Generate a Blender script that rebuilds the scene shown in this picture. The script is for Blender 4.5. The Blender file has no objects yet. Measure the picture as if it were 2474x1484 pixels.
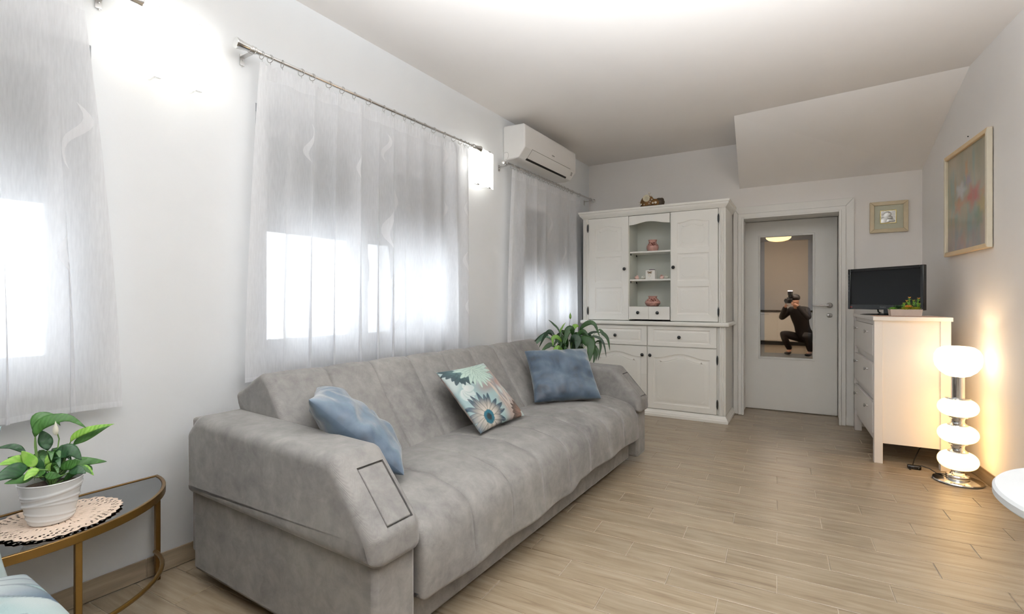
import bpy, bmesh, math, random
import numpy as np
from mathutils import Vector, Matrix
R_ = math.radians
pi = math.pi
sc = bpy.context.scene
COL = sc.collection

# ------------------------------------------------------------------ camera, world, lights, exposure
H = 1.15
cam_d = bpy.data.cameras.new('camera'); cam = bpy.data.objects.new('camera', cam_d); COL.objects.link(cam)
cam.location = (0, 0, H); cam.rotation_euler = (R_(90), 0, R_(30.5))
cam_d.sensor_width = 36; cam_d.lens = 1188 / 2474 * 36; cam_d.shift_y = -15 / 2474
cam_d.clip_start = 0.01; cam_d.clip_end = 100
sc.camera = cam
sc.view_settings.view_transform = 'Standard'; sc.view_settings.look = 'None'
sc.view_settings.gamma = 1; sc.view_settings.use_curve_mapping = False
sc.view_settings.exposure = 0.6
try:
    cy = sc.cycles
    cy.use_denoising = True; cy.max_bounces = 8; cy.diffuse_bounces = 5; cy.glossy_bounces = 4
    cy.use_adaptive_sampling = True; cy.adaptive_threshold = 0.03
    cy.transmission_bounces = 6; cy.transparent_max_bounces = 16
    cy.caustics_reflective = False; cy.caustics_refractive = False; cy.sample_clamp_indirect = 4
except Exception:
    pass
world = bpy.data.worlds.new('World'); sc.world = world; world.use_nodes = True
wn = world.node_tree; bg = wn.nodes['Background']
tc = wn.nodes.new('ShaderNodeTexCoord'); sx = wn.nodes.new('ShaderNodeSeparateXYZ'); cr = wn.nodes.new('ShaderNodeValToRGB')
wn.links.new(tc.outputs['Generated'], sx.inputs[0]); wn.links.new(sx.outputs['Z'], cr.inputs[0]); wn.links.new(cr.outputs[0], bg.inputs[0])
cr.color_ramp.elements[0].position = 0.0; cr.color_ramp.elements[0].color = (0.80, 0.84, 0.90, 1)
cr.color_ramp.elements[1].position = 0.6; cr.color_ramp.elements[1].color = (0.86, 0.92, 1.0, 1)
WORLD_STRENGTH = 3.5
bg.inputs[1].default_value = WORLD_STRENGTH

def light(name, kind, loc, energy, color=(1, 1, 1), size=0.1, rot=None, **kw):
    d = bpy.data.lights.new(name, kind); d.energy = energy; d.color = color
    if kind in ('POINT', 'SPOT'): d.shadow_soft_size = size
    if kind == 'AREA':
        d.shape = 'RECTANGLE'; d.size = size; d.size_y = kw.pop('size_y', size)
    for k, v in kw.items(): setattr(d, k, v)
    o = bpy.data.objects.new(name, d); COL.objects.link(o); o.location = loc
    if rot: o.rotation_euler = rot
    return o
# the photographer's flash, pointed at the ceiling (bounce)
light('flash_light', 'SPOT', (0.055, -0.12, 1.40), 1980, (0.915, 0.955, 1.0), 0.03, rot=(R_(180 - 21), 0, R_(2)), spot_size=R_(118), spot_blend=1.0)
# warm ceiling lamp at the kitchen end

# ------------------------------------------------------------------ frames and mesh helpers
class Frame:
    def __init__(s, ox, oy, deg): s.o = Vector((ox, oy, 0)); s.a = R_(deg); s.m = Matrix.Rotation(s.a, 4, 'Z')
    def w(s, p): return s.o + (s.m @ Vector(p))
FW = Frame(0, 0, 0)
FL = Frame(-2.3773, 0.0872, -2.1)        # left wall: x away from the wall, y along it
FR = Frame(0.904, 5.497, 4.57)           # right wall: room at x<0, y runs back towards the far corner
FD = Frame(0.444, 4.317, 2.0)            # chest of drawers
FT = Frame(0, 0, 2.15)                   # floor tiles
FP = Frame(0, 0, 30.5)                   # photographer
FDR = Frame(-0.53, 5.82, 1.45)           # door leaf

class MB:
    def __init__(s): s.v = []; s.f = []; s.sm = []
    def add(s, vs, fs, smooth=True):
        n = len(s.v); s.v += [tuple(p) for p in vs]; s.f += [tuple(i + n for i in f) for f in fs]; s.sm += [smooth] * len(fs); return s
    def box(s, x0, x1, y0, y1, z0, z1):
        if x0 > x1: x0, x1 = x1, x0
        if y0 > y1: y0, y1 = y1, y0
        if z0 > z1: z0, z1 = z1, z0
        v = [(x0,y0,z0),(x1,y0,z0),(x1,y1,z0),(x0,y1,z0),(x0,y0,z1),(x1,y0,z1),(x1,y1,z1),(x0,y1,z1)]
        return s.add(v, [(0,3,2,1),(4,5,6,7),(0,1,5,4),(1,2,6,5),(2,3,7,6),(3,0,4,7)])
    def tube(s, path, r, n=10, cap=True, flat=1.0):
        path = [Vector(p) for p in path]; rs = r if isinstance(r, (list, tuple)) else [r] * len(path)
        vs = []; up = None
        for i, p in enumerate(path):
            t = (path[min(i+1, len(path)-1)] - path[max(i-1, 0)]).normalized()
            if up is None:
                up = Vector((0,0,1)) if abs(t.z) < .9 else Vector((1,0,0))
            a = t.cross(up).normalized(); b = a.cross(t).normalized(); up = b
            for k in range(n):
                an = 2*pi*k/n; vs.append(p + a*(math.cos(an)*rs[i]) + b*(math.sin(an)*rs[i]*flat))
        fs = []
        m = len(path)
        for i in range(m-1):
            for k in range(n):
                fs.append((i*n+k, i*n+(k+1) % n, (i+1)*n+(k+1) % n, (i+1)*n+k))
        if cap: fs += [tuple(range(n-1, -1, -1)), tuple(range((m-1)*n, m*n))]
        return s.add(vs, fs)
    def lathe(s, prof, c=(0,0,0), n=32, axis='Z', flat=1.0, cap=True):
        vs = []
        for r, h in prof:
            for k in range(n):
                a = 2*pi*k/n; x, y = r*math.cos(a), r*math.sin(a)*flat
                if axis == 'Z': p = (c[0]+x, c[1]+y, c[2]+h)
                elif axis == 'Y': p = (c[0]+x, c[1]+h, c[2]+y)
                else: p = (c[0]+h, c[1]+x, c[2]+y)
                vs.append(p)
        m = len(prof); fs = [(i*n+k, i*n+(k+1) % n, (i+1)*n+(k+1) % n, (i+1)*n+k) for i in range(m-1) for k in range(n)]
        if cap:
            if prof[0][0] > 1e-5: fs.append(tuple(range(n-1, -1, -1)))
            if prof[-1][0] > 1e-5: fs.append(tuple(range((m-1)*n, m*n)))
        return s.add(vs, fs)
    def prism(s, poly, a0, a1, axis='Y'):
        # poly in the plane perpendicular to axis
        n = len(poly)
        def P(p, a):
            if axis == 'Y': return (p[0], a, p[1])
            if axis == 'X': return (a, p[0], p[1])
            return (p[0], p[1], a)
        vs = [P(p, a0) for p in poly] + [P(p, a1) for p in poly]
        fs = [tuple(range(n)), tuple(range(2*n-1, n-1, -1))] + [(i, n+i, n+(i+1) % n, (i+1) % n) for i in range(n)]
        return s.add(vs, fs)
    def grid(s, P, closeu=False):
        nu = len(P); nv = len(P[0]); vs = [p for r in P for p in r]
        fs = [(i*nv+j, i*nv+j+1, ((i+1) % nu)*nv+j+1, ((i+1) % nu)*nv+j) for i in range(nu if closeu else nu-1) for j in range(nv-1)]
        return s.add(vs, fs)
    def ball(s, c, r, n=16, sq=(1,1,1)):
        pr = [(math.sin(pi*i/(n//2)), -math.cos(pi*i/(n//2))) for i in range(n//2+1)]
        vs = []
        for a, h in pr:
            for k in range(n):
                t = 2*pi*k/n; vs.append((c[0]+r*sq[0]*max(a,1e-4)*math.cos(t), c[1]+r*sq[1]*max(a,1e-4)*math.sin(t), c[2]+r*sq[2]*h))
        m = len(pr)
        return s.add(vs, [(i*n+k, i*n+(k+1) % n, (i+1)*n+(k+1) % n, (i+1)*n+k) for i in range(m-1) for k in range(n)])

BASE = {}
def root_base(o):
    while o.parent is not None: o = o.parent
    return BASE[o.name]
def mesh_of(name, mb, m, base=(0,0,0), smooth=32, vcol=None):
    me = bpy.data.meshes.new(name)
    b = base
    me.from_pydata([(v[0]-b[0], v[1]-b[1], v[2]-b[2]) for v in mb.v], [], mb.f)
    me.update()
    bm = bmesh.new(); bm.from_mesh(me); bmesh.ops.recalc_face_normals(bm, faces=bm.faces); bm.to_mesh(me); bm.free()
    if m is not None: me.materials.append(m)
    if smooth:
        me.polygons.foreach_set('use_smooth', [True]*len(me.polygons))
        try: me.set_sharp_from_angle(angle=R_(smooth))
        except Exception: pass
    if vcol is not None:
        ca = me.color_attributes.new('Col', 'FLOAT_COLOR', 'POINT')
        ca.data.foreach_set('color', [c for col in vcol for c in (col[0], col[1], col[2], 1.0)])
    return me
def props(o, label=None, cat=None, group=None, kind=None):
    if label: o['label'] = label
    if cat: o['category'] = cat
    if group: o['group'] = group
    if kind: o['kind'] = kind
    return o
def thing(name, label, cat, F, base, group=None, kind=None):
    o = bpy.data.objects.new(name, None); COL.objects.link(o); o.empty_display_size = .05
    o.location = F.w(base); o.rotation_euler = (0, 0, F.a); BASE[o.name] = base
    return props(o, label, cat, group, kind)
def part(name, mb, m, parent, bevel=0, smooth=32, label=None, vcol=None, kind=None, seg=2):
    me = mesh_of(name, mb, m, root_base(parent), smooth, vcol)
    o = bpy.data.objects.new(name, me); COL.objects.link(o); o.parent = parent
    if bevel: bev(o, bevel, seg)
    return props(o, label, kind=kind)
def single(name, mb, m, F, base, label=None, cat=None, group=None, kind=None, bevel=0, smooth=32, vcol=None):
    me = mesh_of(name, mb, m, base, smooth, vcol)
    o = bpy.data.objects.new(name, me); COL.objects.link(o)
    o.location = F.w(base); o.rotation_euler = (0, 0, F.a); BASE[o.name] = base
    if bevel: bev(o, bevel)
    return props(o, label, cat, group, kind)
def bev(o, w, seg=2):
    b = o.modifiers.new('bevel', 'BEVEL'); b.width = w; b.segments = seg; b.limit_method = 'ANGLE'; b.angle_limit = R_(40); b.harden_normals = False
def copy_tree(o, parent=None):
    c = o.copy(); COL.objects.link(c); c.parent = parent
    for ch in list(o.children): copy_tree(ch, c)
    return c

# ------------------------------------------------------------------ materials
def srgb(r, g, b):
    f = lambda c: (c/12.92 if c <= .04045 else ((c+.055)/1.055)**2.4)
    return (f(r/255), f(g/255), f(b/255), 1)
MC = {}
class NT:
    def __init__(s, name):
        s.m = bpy.data.materials.new(name); s.m.use_nodes = True; s.t = s.m.node_tree; s.b = s.t.nodes['Principled BSDF']; s.out = s.t.nodes['Material Output']
    def n(s, t, **kw):
        x = s.t.nodes.new('ShaderNode' + t)
        for k, v in kw.items():
            if k.startswith('i_'):
                x.inputs[k[2:].replace('_', ' ')].default_value = v
            else: setattr(x, k, v)
        return x
    def l(s, a, b): s.t.links.new(a, b)
    def ramp(s, stops, fac=None, interp='LINEAR'):
        r = s.n('ValToRGB'); e = r.color_ramp; e.interpolation = interp
        while len(e.elements) < len(stops): e.elements.new(.5)
        for i, (p, c) in enumerate(stops): e.elements[i].position = p; e.elements[i].color = c
        if fac is not None: s.l(fac, r.inputs[0])
        return r.outputs[0]
    def mix(s, fac, a, b, blend='MIX'):
        x = s.n('Mix', data_type='RGBA', blend_type=blend)
        for i, v in ((0, fac), (6, a), (7, b)):
            if hasattr(v, 'is_linked'): s.l(v, x.inputs[i])
            else: x.inputs[i].default_value = v
        return x.outputs[2]
    def math(s, op, a, b=0):
        x = s.n('Math', operation=op)
        for i, v in ((0, a), (1, b)):
            if hasattr(v, 'is_linked'): s.l(v, x.inputs[i])
            else: x.inputs[i].default_value = v
        return x.outputs[0]
    def bump(s, h, st=.3, d=.01):
        b = s.n('Bump'); b.inputs['Strength'].default_value = st; b.inputs['Distance'].default_value = d
        s.l(h, b.inputs['Height']); s.l(b.outputs[0], s.b.inputs['Normal'])
def plain(name, col, rough=.5, metal=0, noise=0, nscale=20, spec=None, coat=0, bump=0, bscale=200, sheen=0, emit=None, es=0):
    x = NT(name); b = x.b
    b.inputs['Roughness'].default_value = rough; b.inputs['Metallic'].default_value = metal
    b.inputs['Base Color'].default_value = col
    if spec is not None: b.inputs['Specular IOR Level'].default_value = spec
    if coat: b.inputs['Coat Weight'].default_value = coat; b.inputs['Coat Roughness'].default_value = .1
    if sheen: b.inputs['Sheen Weight'].default_value = sheen; b.inputs['Sheen Roughness'].default_value = .4
    t = x.n('TexCoord')
    if noise:
        nz = x.n('TexNoise', i_Scale=nscale, i_Detail=4.0); x.l(t.outputs['Object'], nz.inputs['Vector'])
        d = tuple(c*(1-noise) for c in col[:3]) + (1,); l_ = tuple(min(1, c*(1+noise)) for c in col[:3]) + (1,)
        x.l(x.ramp([(.3, d), (.7, l_)], nz.outputs[0]), b.inputs['Base Color'])
    if bump:
        nb = x.n('TexNoise', i_Scale=bscale, i_Detail=3.0); x.l(t.outputs['Object'], nb.inputs['Vector']); x.bump(nb.outputs[0], bump, .002)
    if emit: b.inputs['Emission Color'].default_value = emit; b.inputs['Emission Strength'].default_value = es
    return x.m

M = {}
M['wall'] = plain('wall_paint', srgb(238, 241, 243), .75, noise=.012, nscale=3, bump=.08, bscale=60)
M['wall_grey'] = plain('wall_paint_far', srgb(242, 239, 236), .75, noise=.012, nscale=3, bump=.08, bscale=60)
M['ceil'] = plain('ceiling_paint', srgb(236, 232, 228), .8, noise=.01, nscale=3, bump=.06, bscale=50)
M['grout'] = plain('grout', srgb(196, 184, 166), .9, noise=.05, nscale=60)
M['white_paint'] = plain('white_lacquer', srgb(244, 243, 237), .35, noise=.01, nscale=5)
M['door_white'] = plain('door_white', srgb(240, 239, 235), .38, noise=.012, nscale=4)
M['dresser'] = plain('dresser_white', srgb(232, 228, 224), .35, noise=.01, nscale=6)
M['niche'] = plain('niche_pale_green', srgb(218, 221, 213), .5, noise=.02, nscale=6)
M['pvc'] = plain('window_pvc', srgb(240, 242, 244), .25, noise=.01)
M['shutter'] = plain('shutter_slat', srgb(150, 162, 168), .5, noise=.03, nscale=30)
M['shut_dot'] = plain('shutter_slot', srgb(200, 212, 220), .6, noise=.03)
M['chrome'] = plain('chrome', (0.78, 0.78, 0.77, 1), .12, 1, noise=.02, nscale=8)
M['nickel'] = plain('nickel', (0.52, 0.51, 0.50, 1), .28, 1, noise=.02, nscale=8)
M['steel'] = plain('brushed_steel', (0.62, 0.61, 0.6, 1), .3, 1, noise=.03, nscale=60)
M['black_iron'] = plain('black_iron', srgb(24, 27, 29), .4, noise=.1)
M['black_plastic'] = plain('black_gloss_plastic', srgb(10, 11, 12), .25, noise=.05)
M['black_rubber'] = plain('black_cord', srgb(18, 16, 15), .45, noise=.05)
M['screen'] = plain('tv_screen', srgb(8, 10, 12), .3, spec=.3, noise=.03, nscale=3)
M['led'] = plain('led_red', srgb(150, 50, 40), .4, noise=.03, emit=srgb(200, 60, 50), es=.6)
M['ac'] = plain('ac_plastic', srgb(240, 239, 237), .35, noise=.008)
M['ac_line'] = plain('ac_dark_gap', srgb(112, 106, 100), .6, noise=.03)
M['black'] = plain('dark_gap', srgb(6, 6, 6), .7, noise=.05)
M['logo'] = plain('grey_print', srgb(128, 124, 122), .5, noise=.03)
M['tvlogo'] = plain('silver_print', srgb(110, 114, 118), .4, noise=.03)
M['bronze'] = plain('bronze_metal', srgb(104, 78, 36), .38, .75, noise=.08, nscale=15)
M['ceramic'] = plain('white_ceramic', srgb(232, 234, 234), .18, noise=.01, coat=.4)
M['soil'] = plain('soil', srgb(52, 38, 28), .95, noise=.3, nscale=80, bump=.6, bscale=90)
M['doily'] = plain('crochet_cotton', srgb(234, 212, 192), .9, noise=.06, nscale=90, bump=.5, bscale=300)
M['runner'] = plain('crochet_pink', srgb(222, 186, 164), .9, noise=.06, nscale=90)
M['stem'] = plain('green_stem', srgb(78, 108, 50), .5, noise=.1)
M['browns'] = plain('brown_stem', srgb(88, 68, 52), .6, noise=.1)
M['spathe'] = plain('white_spathe', srgb(236, 234, 216), .5, noise=.03)
M['budg'] = plain('green_bud', srgb(86, 122, 38), .5, noise=.12, nscale=40)
M['box_taupe'] = plain('planter_taupe', srgb(190, 176, 166), .6, noise=.04, nscale=40)
M['frame_cream'] = plain('frame_cream_wood', srgb(206, 190, 158), .45, noise=.06, nscale=14)
M['mat_green'] = plain('mat_pale_green', srgb(196, 196, 176), .8, noise=.03, nscale=60)
M['gold'] = plain('gold_edge', srgb(190, 170, 96), .35, .7, noise=.05)
M['silver'] = plain('silver_relief', (0.62, 0.62, 0.60, 1), .38, .9, noise=.06, nscale=30)
M['frame_white'] = plain('frame_white_wood', srgb(228, 220, 200), .45, noise=.03, nscale=14)
M['frame_beige'] = plain('frame_beige_edge', srgb(226, 200, 160), .5, noise=.04, nscale=14)
M['dark_back'] = plain('picture_back', srgb(96, 86, 72), .8, noise=.05)
M['vase'] = plain('pink_vase', srgb(176, 134, 124), .35, noise=.16, nscale=55, bump=.25, bscale=70)
M['vase_dark'] = plain('maroon_lace', srgb(104, 52, 44), .7, noise=.3, nscale=60)
M['bird_pink'] = plain('pink_bird', srgb(226, 190, 180), .5, noise=.03)
M['bird_grey'] = plain('cream_bird', srgb(214, 214, 202), .5, noise=.03)
M['bow'] = plain('brown_ribbon', srgb(138, 104, 66), .7, noise=.1)
M['wax'] = plain('violet_wax', srgb(112, 92, 108), .5, noise=.05)
M['bark'] = plain('dark_bark', srgb(62, 50, 36), .8, noise=.6, nscale=26, bump=.9, bscale=45)
M['amber'] = plain('amber_bark', srgb(112, 76, 30), .55, noise=.45, nscale=35, bump=.6, bscale=50)
M['shell'] = plain('cream_shell', srgb(226, 218, 192), .4, noise=.08, nscale=30)
M['pearl'] = plain('pearl', srgb(232, 226, 214), .2, noise=.03, coat=.5)
M['table_white'] = plain('table_top_white', srgb(226, 230, 232), .4, noise=.01)
M['sofa_foot'] = plain('black_foot', srgb(18, 18, 18), .5, noise=.05)
M['skin'] = plain('skin', srgb(196, 150, 126), .55, noise=.04)
M['cloth_dark'] = plain('dark_clothes', srgb(26, 22, 20), .9, noise=.15, nscale=50)
M['hair'] = plain('dark_hair', srgb(24, 18, 15), .6, noise=.2, nscale=80)
M['cab_brown'] = plain('kitchen_brown', srgb(52, 42, 34), .4, noise=.08, nscale=8)
M['lit_white'] = plain('flash_lens', srgb(250, 250, 255), .4, noise=.01, emit=(.95, .97, 1, 1), es=5)
M['lamp_warm_disc'] = plain('ceiling_lamp_glass', srgb(255, 220, 170), .4, noise=.01, emit=srgb(255, 206, 140), es=4)
M['lamp_top'] = plain('lamp_opal_top', srgb(255, 244, 226), .25, noise=.01, emit=(1, .73, .44, 1), es=2.8)
M['lamp_low'] = plain('lamp_opal_low', srgb(255, 240, 205), .25, noise=.01, emit=(1, .60, .23, 1), es=2.4)
M['sconce'] = plain('sconce_opal', srgb(255, 252, 246), .3, noise=.01, emit=(1, .975, .93, 1), es=1.0)

def sheer_mat(name, op, col=(.95, .96, .98, 1)):
    x = NT(name); t = x.t; t.nodes.remove(x.b)
    tr = x.n('BsdfTransparent'); df = x.n('BsdfDiffuse'); tl = x.n('BsdfTranslucent')
    co = x.n('TexCoord'); mp = x.n('Mapping'); mp.inputs['Scale'].default_value = (1, 1, .12)
    x.l(co.outputs['Object'], mp.inputs[0]); nz = x.n('TexNoise', i_Scale=160.0, i_Detail=2.0); x.l(mp.outputs[0], nz.inputs['Vector'])
    df.inputs[0].default_value = col; tl.inputs[0].default_value = col
    m1 = x.n('MixShader'); m1.inputs[0].default_value = .5; x.l(df.outputs[0], m1.inputs[1]); x.l(tl.outputs[0], m1.inputs[2])
    lw = x.n('LayerWeight'); lw.inputs[0].default_value = .35
    f = x.math('MULTIPLY', x.math('ADD', x.math('MULTIPLY', nz.outputs[0], .2), .9), op)
    f = x.math('ADD', f, x.math('MULTIPLY', lw.outputs['Facing'], .22))
    f = x.math('MINIMUM', f, 1.0)
    m2 = x.n('MixShader'); x.l(f, m2.inputs[0]); x.l(tr.outputs[0], m2.inputs[1]); x.l(m1.outputs[0], m2.inputs[2])
    x.l(m2.outputs[0], x.out.inputs[0]); return x.m
M['sheer'] = sheer_mat('sheer_voile', .86)
M['sheer_dense'] = sheer_mat('sheer_voile_dense', .86)
M['sheer_hem'] = sheer_mat('sheer_hem', .92)
M['motif'] = sheer_mat('woven_motif', .97, (.98, .985, 1, 1))

def glass_mat(name, tint, rough=.0, alpha=.25):
    x = NT(name); x.t.nodes.remove(x.b)
    tr = x.n('BsdfTransparent'); tr.inputs[0].default_value = tint; gl = x.n('BsdfGlossy'); gl.inputs['Roughness'].default_value = rough
    fr = x.n('Fresnel'); fr.inputs[0].default_value = 1.45
    f = x.math('MULTIPLY', fr.outputs[0], alpha*4)
    m = x.n('MixShader'); x.l(f, m.inputs[0]); x.l(tr.outputs[0], m.inputs[1]); x.l(gl.outputs[0], m.inputs[2]); x.l(m.outputs[0], x.out.inputs[0]); return x.m
M['pane'] = glass_mat('window_glass', (.97, .98, .98, 1))
M['smoked'] = glass_mat('smoked_glass', (.10, .115, .125, 1), .02, .5)

def mirror_mat(name, col, fac, rough, body):
    x = NT(name); x.t.nodes.remove(x.b)
    d = x.n('BsdfDiffuse'); d.inputs[0].default_value = body; g = x.n('BsdfGlossy'); g.inputs[0].default_value = col; g.inputs['Roughness'].default_value = rough
    m = x.n('MixShader'); m.inputs[0].default_value = fac; x.l(d.outputs[0], m.inputs[1]); x.l(g.outputs[0], m.inputs[2]); x.l(m.outputs[0], x.out.inputs[0]); return x.m
M['glass_clear'] = mirror_mat('door_glass_border', (.80, .82, .86, 1), .40, .0, srgb(22, 18, 16))
M['glass_bronze'] = mirror_mat('door_glass_bronze', (.86, .72, .58, 1), .62, .015, srgb(18, 13, 10))

# wood-look porcelain tile, streaks along local x
def tile_mat():
    x = NT('wood_look_tile'); t = x.n('TexCoord'); oi = x.n('ObjectInfo')
    add = x.n('VectorMath', operation='ADD'); cmb = x.n('CombineXYZ')
    r = oi.outputs['Random']
    x.l(x.math('MULTIPLY', r, 37.0), cmb.inputs[0]); x.l(x.math('MULTIPLY', r, 91.0), cmb.inputs[1])
    x.l(t.outputs['Object'], add.inputs[0]); x.l(cmb.outputs[0], add.inputs[1])
    mp = x.n('Mapping'); mp.inputs['Scale'].default_value = (1.6, 16, 1); x.l(add.outputs[0], mp.inputs[0])
    n1 = x.n('TexNoise', i_Scale=2.0, i_Detail=6.0, i_Roughness=.6, i_Distortion=.4); x.l(mp.outputs[0], n1.inputs['Vector'])
    base = x.ramp([(.25, srgb(122, 104, 80)), (.48, srgb(147, 130, 105)), (.62, srgb(158, 142, 118)), (.8, srgb(166, 151, 128))], n1.outputs[0])
    mp2 = x.n('Mapping'); mp2.inputs['Scale'].default_value = (.9, 9, 1); x.l(add.outputs[0], mp2.inputs[0])
    n2 = x.n('TexNoise', i_Scale=2.6, i_Detail=3.0, i_Roughness=.5, i_Distortion=.9); x.l(mp2.outputs[0], n2.inputs['Vector'])
    k = x.ramp([(.60, (0, 0, 0, 1)), (.74, (1, 1, 1, 1))], n2.outputs[0])
    c = x.mix(x.math('MULTIPLY', k, .55), base, srgb(94, 73, 50))
    v = x.math('ADD', x.math('MULTIPLY', r, .12), .86)
    hs = x.n('HueSaturation'); hs.inputs['Saturation'].default_value = .9; x.l(v, hs.inputs['Value']); x.l(c, hs.inputs['Color'])
    x.l(hs.outputs[0], x.b.inputs['Base Color']); x.b.inputs['Roughness'].default_value = .34
    x.bump(n1.outputs[0], .12, .002); return x.m
M['tile'] = tile_mat()

# velvety upholstery, mottled, with a fine diagonal rib
def sofa_mat(name, c1, c2, rib=420, sheen=.22, sc_=(2.2, 14)):
    x = NT(name); t = x.n('TexCoord')
    n1 = x.n('TexNoise', i_Scale=sc_[0], i_Detail=3.0); n2 = x.n('TexNoise', i_Scale=sc_[1], i_Detail=8.0, i_Roughness=.7, i_Distortion=.3)
    x.l(t.outputs['Object'], n1.inputs['Vector']); x.l(t.outputs['Object'], n2.inputs['Vector'])
    f = x.math('ADD', x.math('MULTIPLY', n1.outputs[0], .45), x.math('MULTIPLY', n2.outputs[0], .55))
    c = x.ramp([(.34, c1), (.64, c2)], f)
    mp = x.n('Mapping'); mp.inputs['Rotation'].default_value = (.5, .6, .78); x.l(t.outputs['Object'], mp.inputs[0])
    wv = x.n('TexWave', i_Scale=rib/6.28, i_Distortion=.6); x.l(mp.outputs[0], wv.inputs['Vector'])
    c = x.mix(x.math('MULTIPLY', wv.outputs[1], .10), c, tuple(v*.62 for v in c1[:3]) + (1,))
    x.l(c, x.b.inputs['Base Color']); x.b.inputs['Roughness'].default_value = .85
    x.b.inputs['Sheen Weight'].default_value = sheen; x.b.inputs['Sheen Roughness'].default_value = .35
    x.bump(x.math('ADD', wv.outputs[1], x.math('MULTIPLY', n2.outputs[0], .8)), .16, .0015); return x.m
M['sofa'] = sofa_mat('grey_velour', srgb(84, 82, 80), srgb(130, 127, 123), 900)
M['sofa_dark'] = plain('sofa_seam', srgb(60, 57, 54), .95, noise=.1)
def velvet(name):
    x = NT(name); t = x.n('TexCoord'); n1 = x.n('TexNoise', i_Scale=5.0, i_Detail=5.0, i_Distortion=.5, i_Roughness=.6); x.l(t.outputs['Object'], n1.inputs['Vector'])
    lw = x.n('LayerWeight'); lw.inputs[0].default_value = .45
    f = x.math('ADD', x.math('MULTIPLY', n1.outputs[0], .9), x.math('MULTIPLY', lw.outputs['Facing'], .55))  # facing term paints the velvet's grazing sheen into the base colour
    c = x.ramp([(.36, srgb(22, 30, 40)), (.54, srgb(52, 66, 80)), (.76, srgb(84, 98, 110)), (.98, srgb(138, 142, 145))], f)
    x.l(c, x.b.inputs['Base Color']); x.b.inputs['Roughness'].default_value = .6
    x.b.inputs['Sheen Weight'].default_value = .3; x.b.inputs['Sheen Roughness'].default_value = .35
    n3 = x.n('TexNoise', i_Scale=9.0, i_Detail=1.5, i_Distortion=.5); x.l(t.outputs['Object'], n3.inputs['Vector']); x.bump(n3.outputs[0], .55, .025)
    return x.m
M['velvet'] = velvet('blue_velvet')
def vcol_mat(name, rough=.7, bump=.2):
    x = NT(name); a = x.n('VertexColor'); a.layer_name = 'Col'; x.l(a.outputs[0], x.b.inputs['Base Color']); x.b.inputs['Roughness'].default_value = rough
    t = x.n('TexCoord'); nb = x.n('TexNoise', i_Scale=350.0); x.l(t.outputs['Object'], nb.inputs['Vector']); x.bump(nb.outputs[0], bump, .002); return x.m
M['print'] = vcol_mat('printed_cloth'); M['paint_print'] = vcol_mat('painting', .22, .02)
def leaf_mat(name, c1, c2, c3):
    x = NT(name); t = x.n('TexCoord'); uv = x.n('UVMap') if False else None
    n1 = x.n('TexNoise', i_Scale=18.0, i_Detail=3.0); x.l(t.outputs['Object'], n1.inputs['Vector'])
    wv = x.n('TexWave', i_Scale=60.0, i_Distortion=3.0, i_Detail=2.0); x.l(t.outputs['Object'], wv.inputs['Vector'])
    c = x.ramp([(.3, c1), (.7, c2)], n1.outputs[0]); c = x.mix(x.math('MULTIPLY', wv.outputs[1], .25), c, c3)
    x.l(c, x.b.inputs['Base Color']); x.b.inputs['Roughness'].default_value = .48; x.b.inputs['Specular IOR Level'].default_value = .3
    x.b.inputs['Subsurface Weight'].default_value = .0
    x.bump(wv.outputs[1], .15, .003); return x.m
M['leaf0'] = leaf_mat('leaf_green', srgb(30, 62, 24), srgb(46, 84, 32), srgb(68, 108, 46))
M['leaf1'] = leaf_mat('leaf_bright', srgb(74, 122, 34), srgb(112, 156, 56), srgb(176, 200, 116))
M['leaf2'] = leaf_mat('leaf_dark', srgb(16, 42, 22), srgb(28, 62, 32), srgb(42, 82, 42))
M['leaf3'] = leaf_mat('leaf_pale', srgb(50, 76, 60), srgb(84, 112, 92), srgb(126, 150, 128))
M['dleaf0'] = leaf_mat('dark_leaf_green', srgb(20, 46, 18), srgb(34, 64, 24), srgb(48, 84, 34))
M['dleaf2'] = leaf_mat('dark_leaf_deep', srgb(16, 36, 22), srgb(26, 50, 30), srgb(44, 70, 44))
M['succ_g'] = plain('succulent_green', srgb(92, 140, 40), .5, noise=.2, nscale=60)
M['succ_o'] = plain('succulent_orange', srgb(206, 140, 60), .5, noise=.15, nscale=60)
M['succ_y'] = plain('succulent_olive', srgb(140, 142, 30), .5, noise=.2, nscale=60)
M['succ_d'] = plain('succulent_dark', srgb(34, 62, 34), .5, noise=.2, nscale=60)

# ================================================================== SETTING
WL_U0, WL_U1 = -3.6, 5.50
CEIL = 2.75
# left wall with three window openings
W1 = (-0.55, 0.72, 0.84, 2.13); W2 = (1.365, 2.93, 0.84, 2.13); W3 = (3.70, 4.95, 0.84, 2.13)
mb = MB(); T = -.28
prev = WL_U0
for (a, b, z0, z1) in (W1, W2, W3):
    mb.box(T, 0, prev, a, 0, CEIL); mb.box(T, 0, a, b, 0, z0); mb.box(T, 0, a, b, z1, CEIL); prev = b
mb.box(T, 0, prev, WL_U1, 0, CEIL)
wl = single('wall_left', mb, M['wall'], FL, (0, 0, 0), kind='structure')
# back wall with door opening
mb = MB(); BY = 5.497; DX0, DX1, DZ = -.545, .335, 2.035
mb.box(-2.25, DX0, BY, BY+.42, 0, CEIL); mb.box(DX1, 1.2, BY, BY+.42, 0, CEIL); mb.box(DX0, DX1, BY, BY+.42, DZ, CEIL)
single('wall_back', mb, M['wall_grey'], FW, (0, BY, 0), kind='structure')
# right wall
mb = MB(); mb.box(0, .15, -9.05, .1, 0, CEIL)
single('wall_right', mb, M['wall_grey'], FR, (0, 0, 0), kind='structure')
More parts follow.
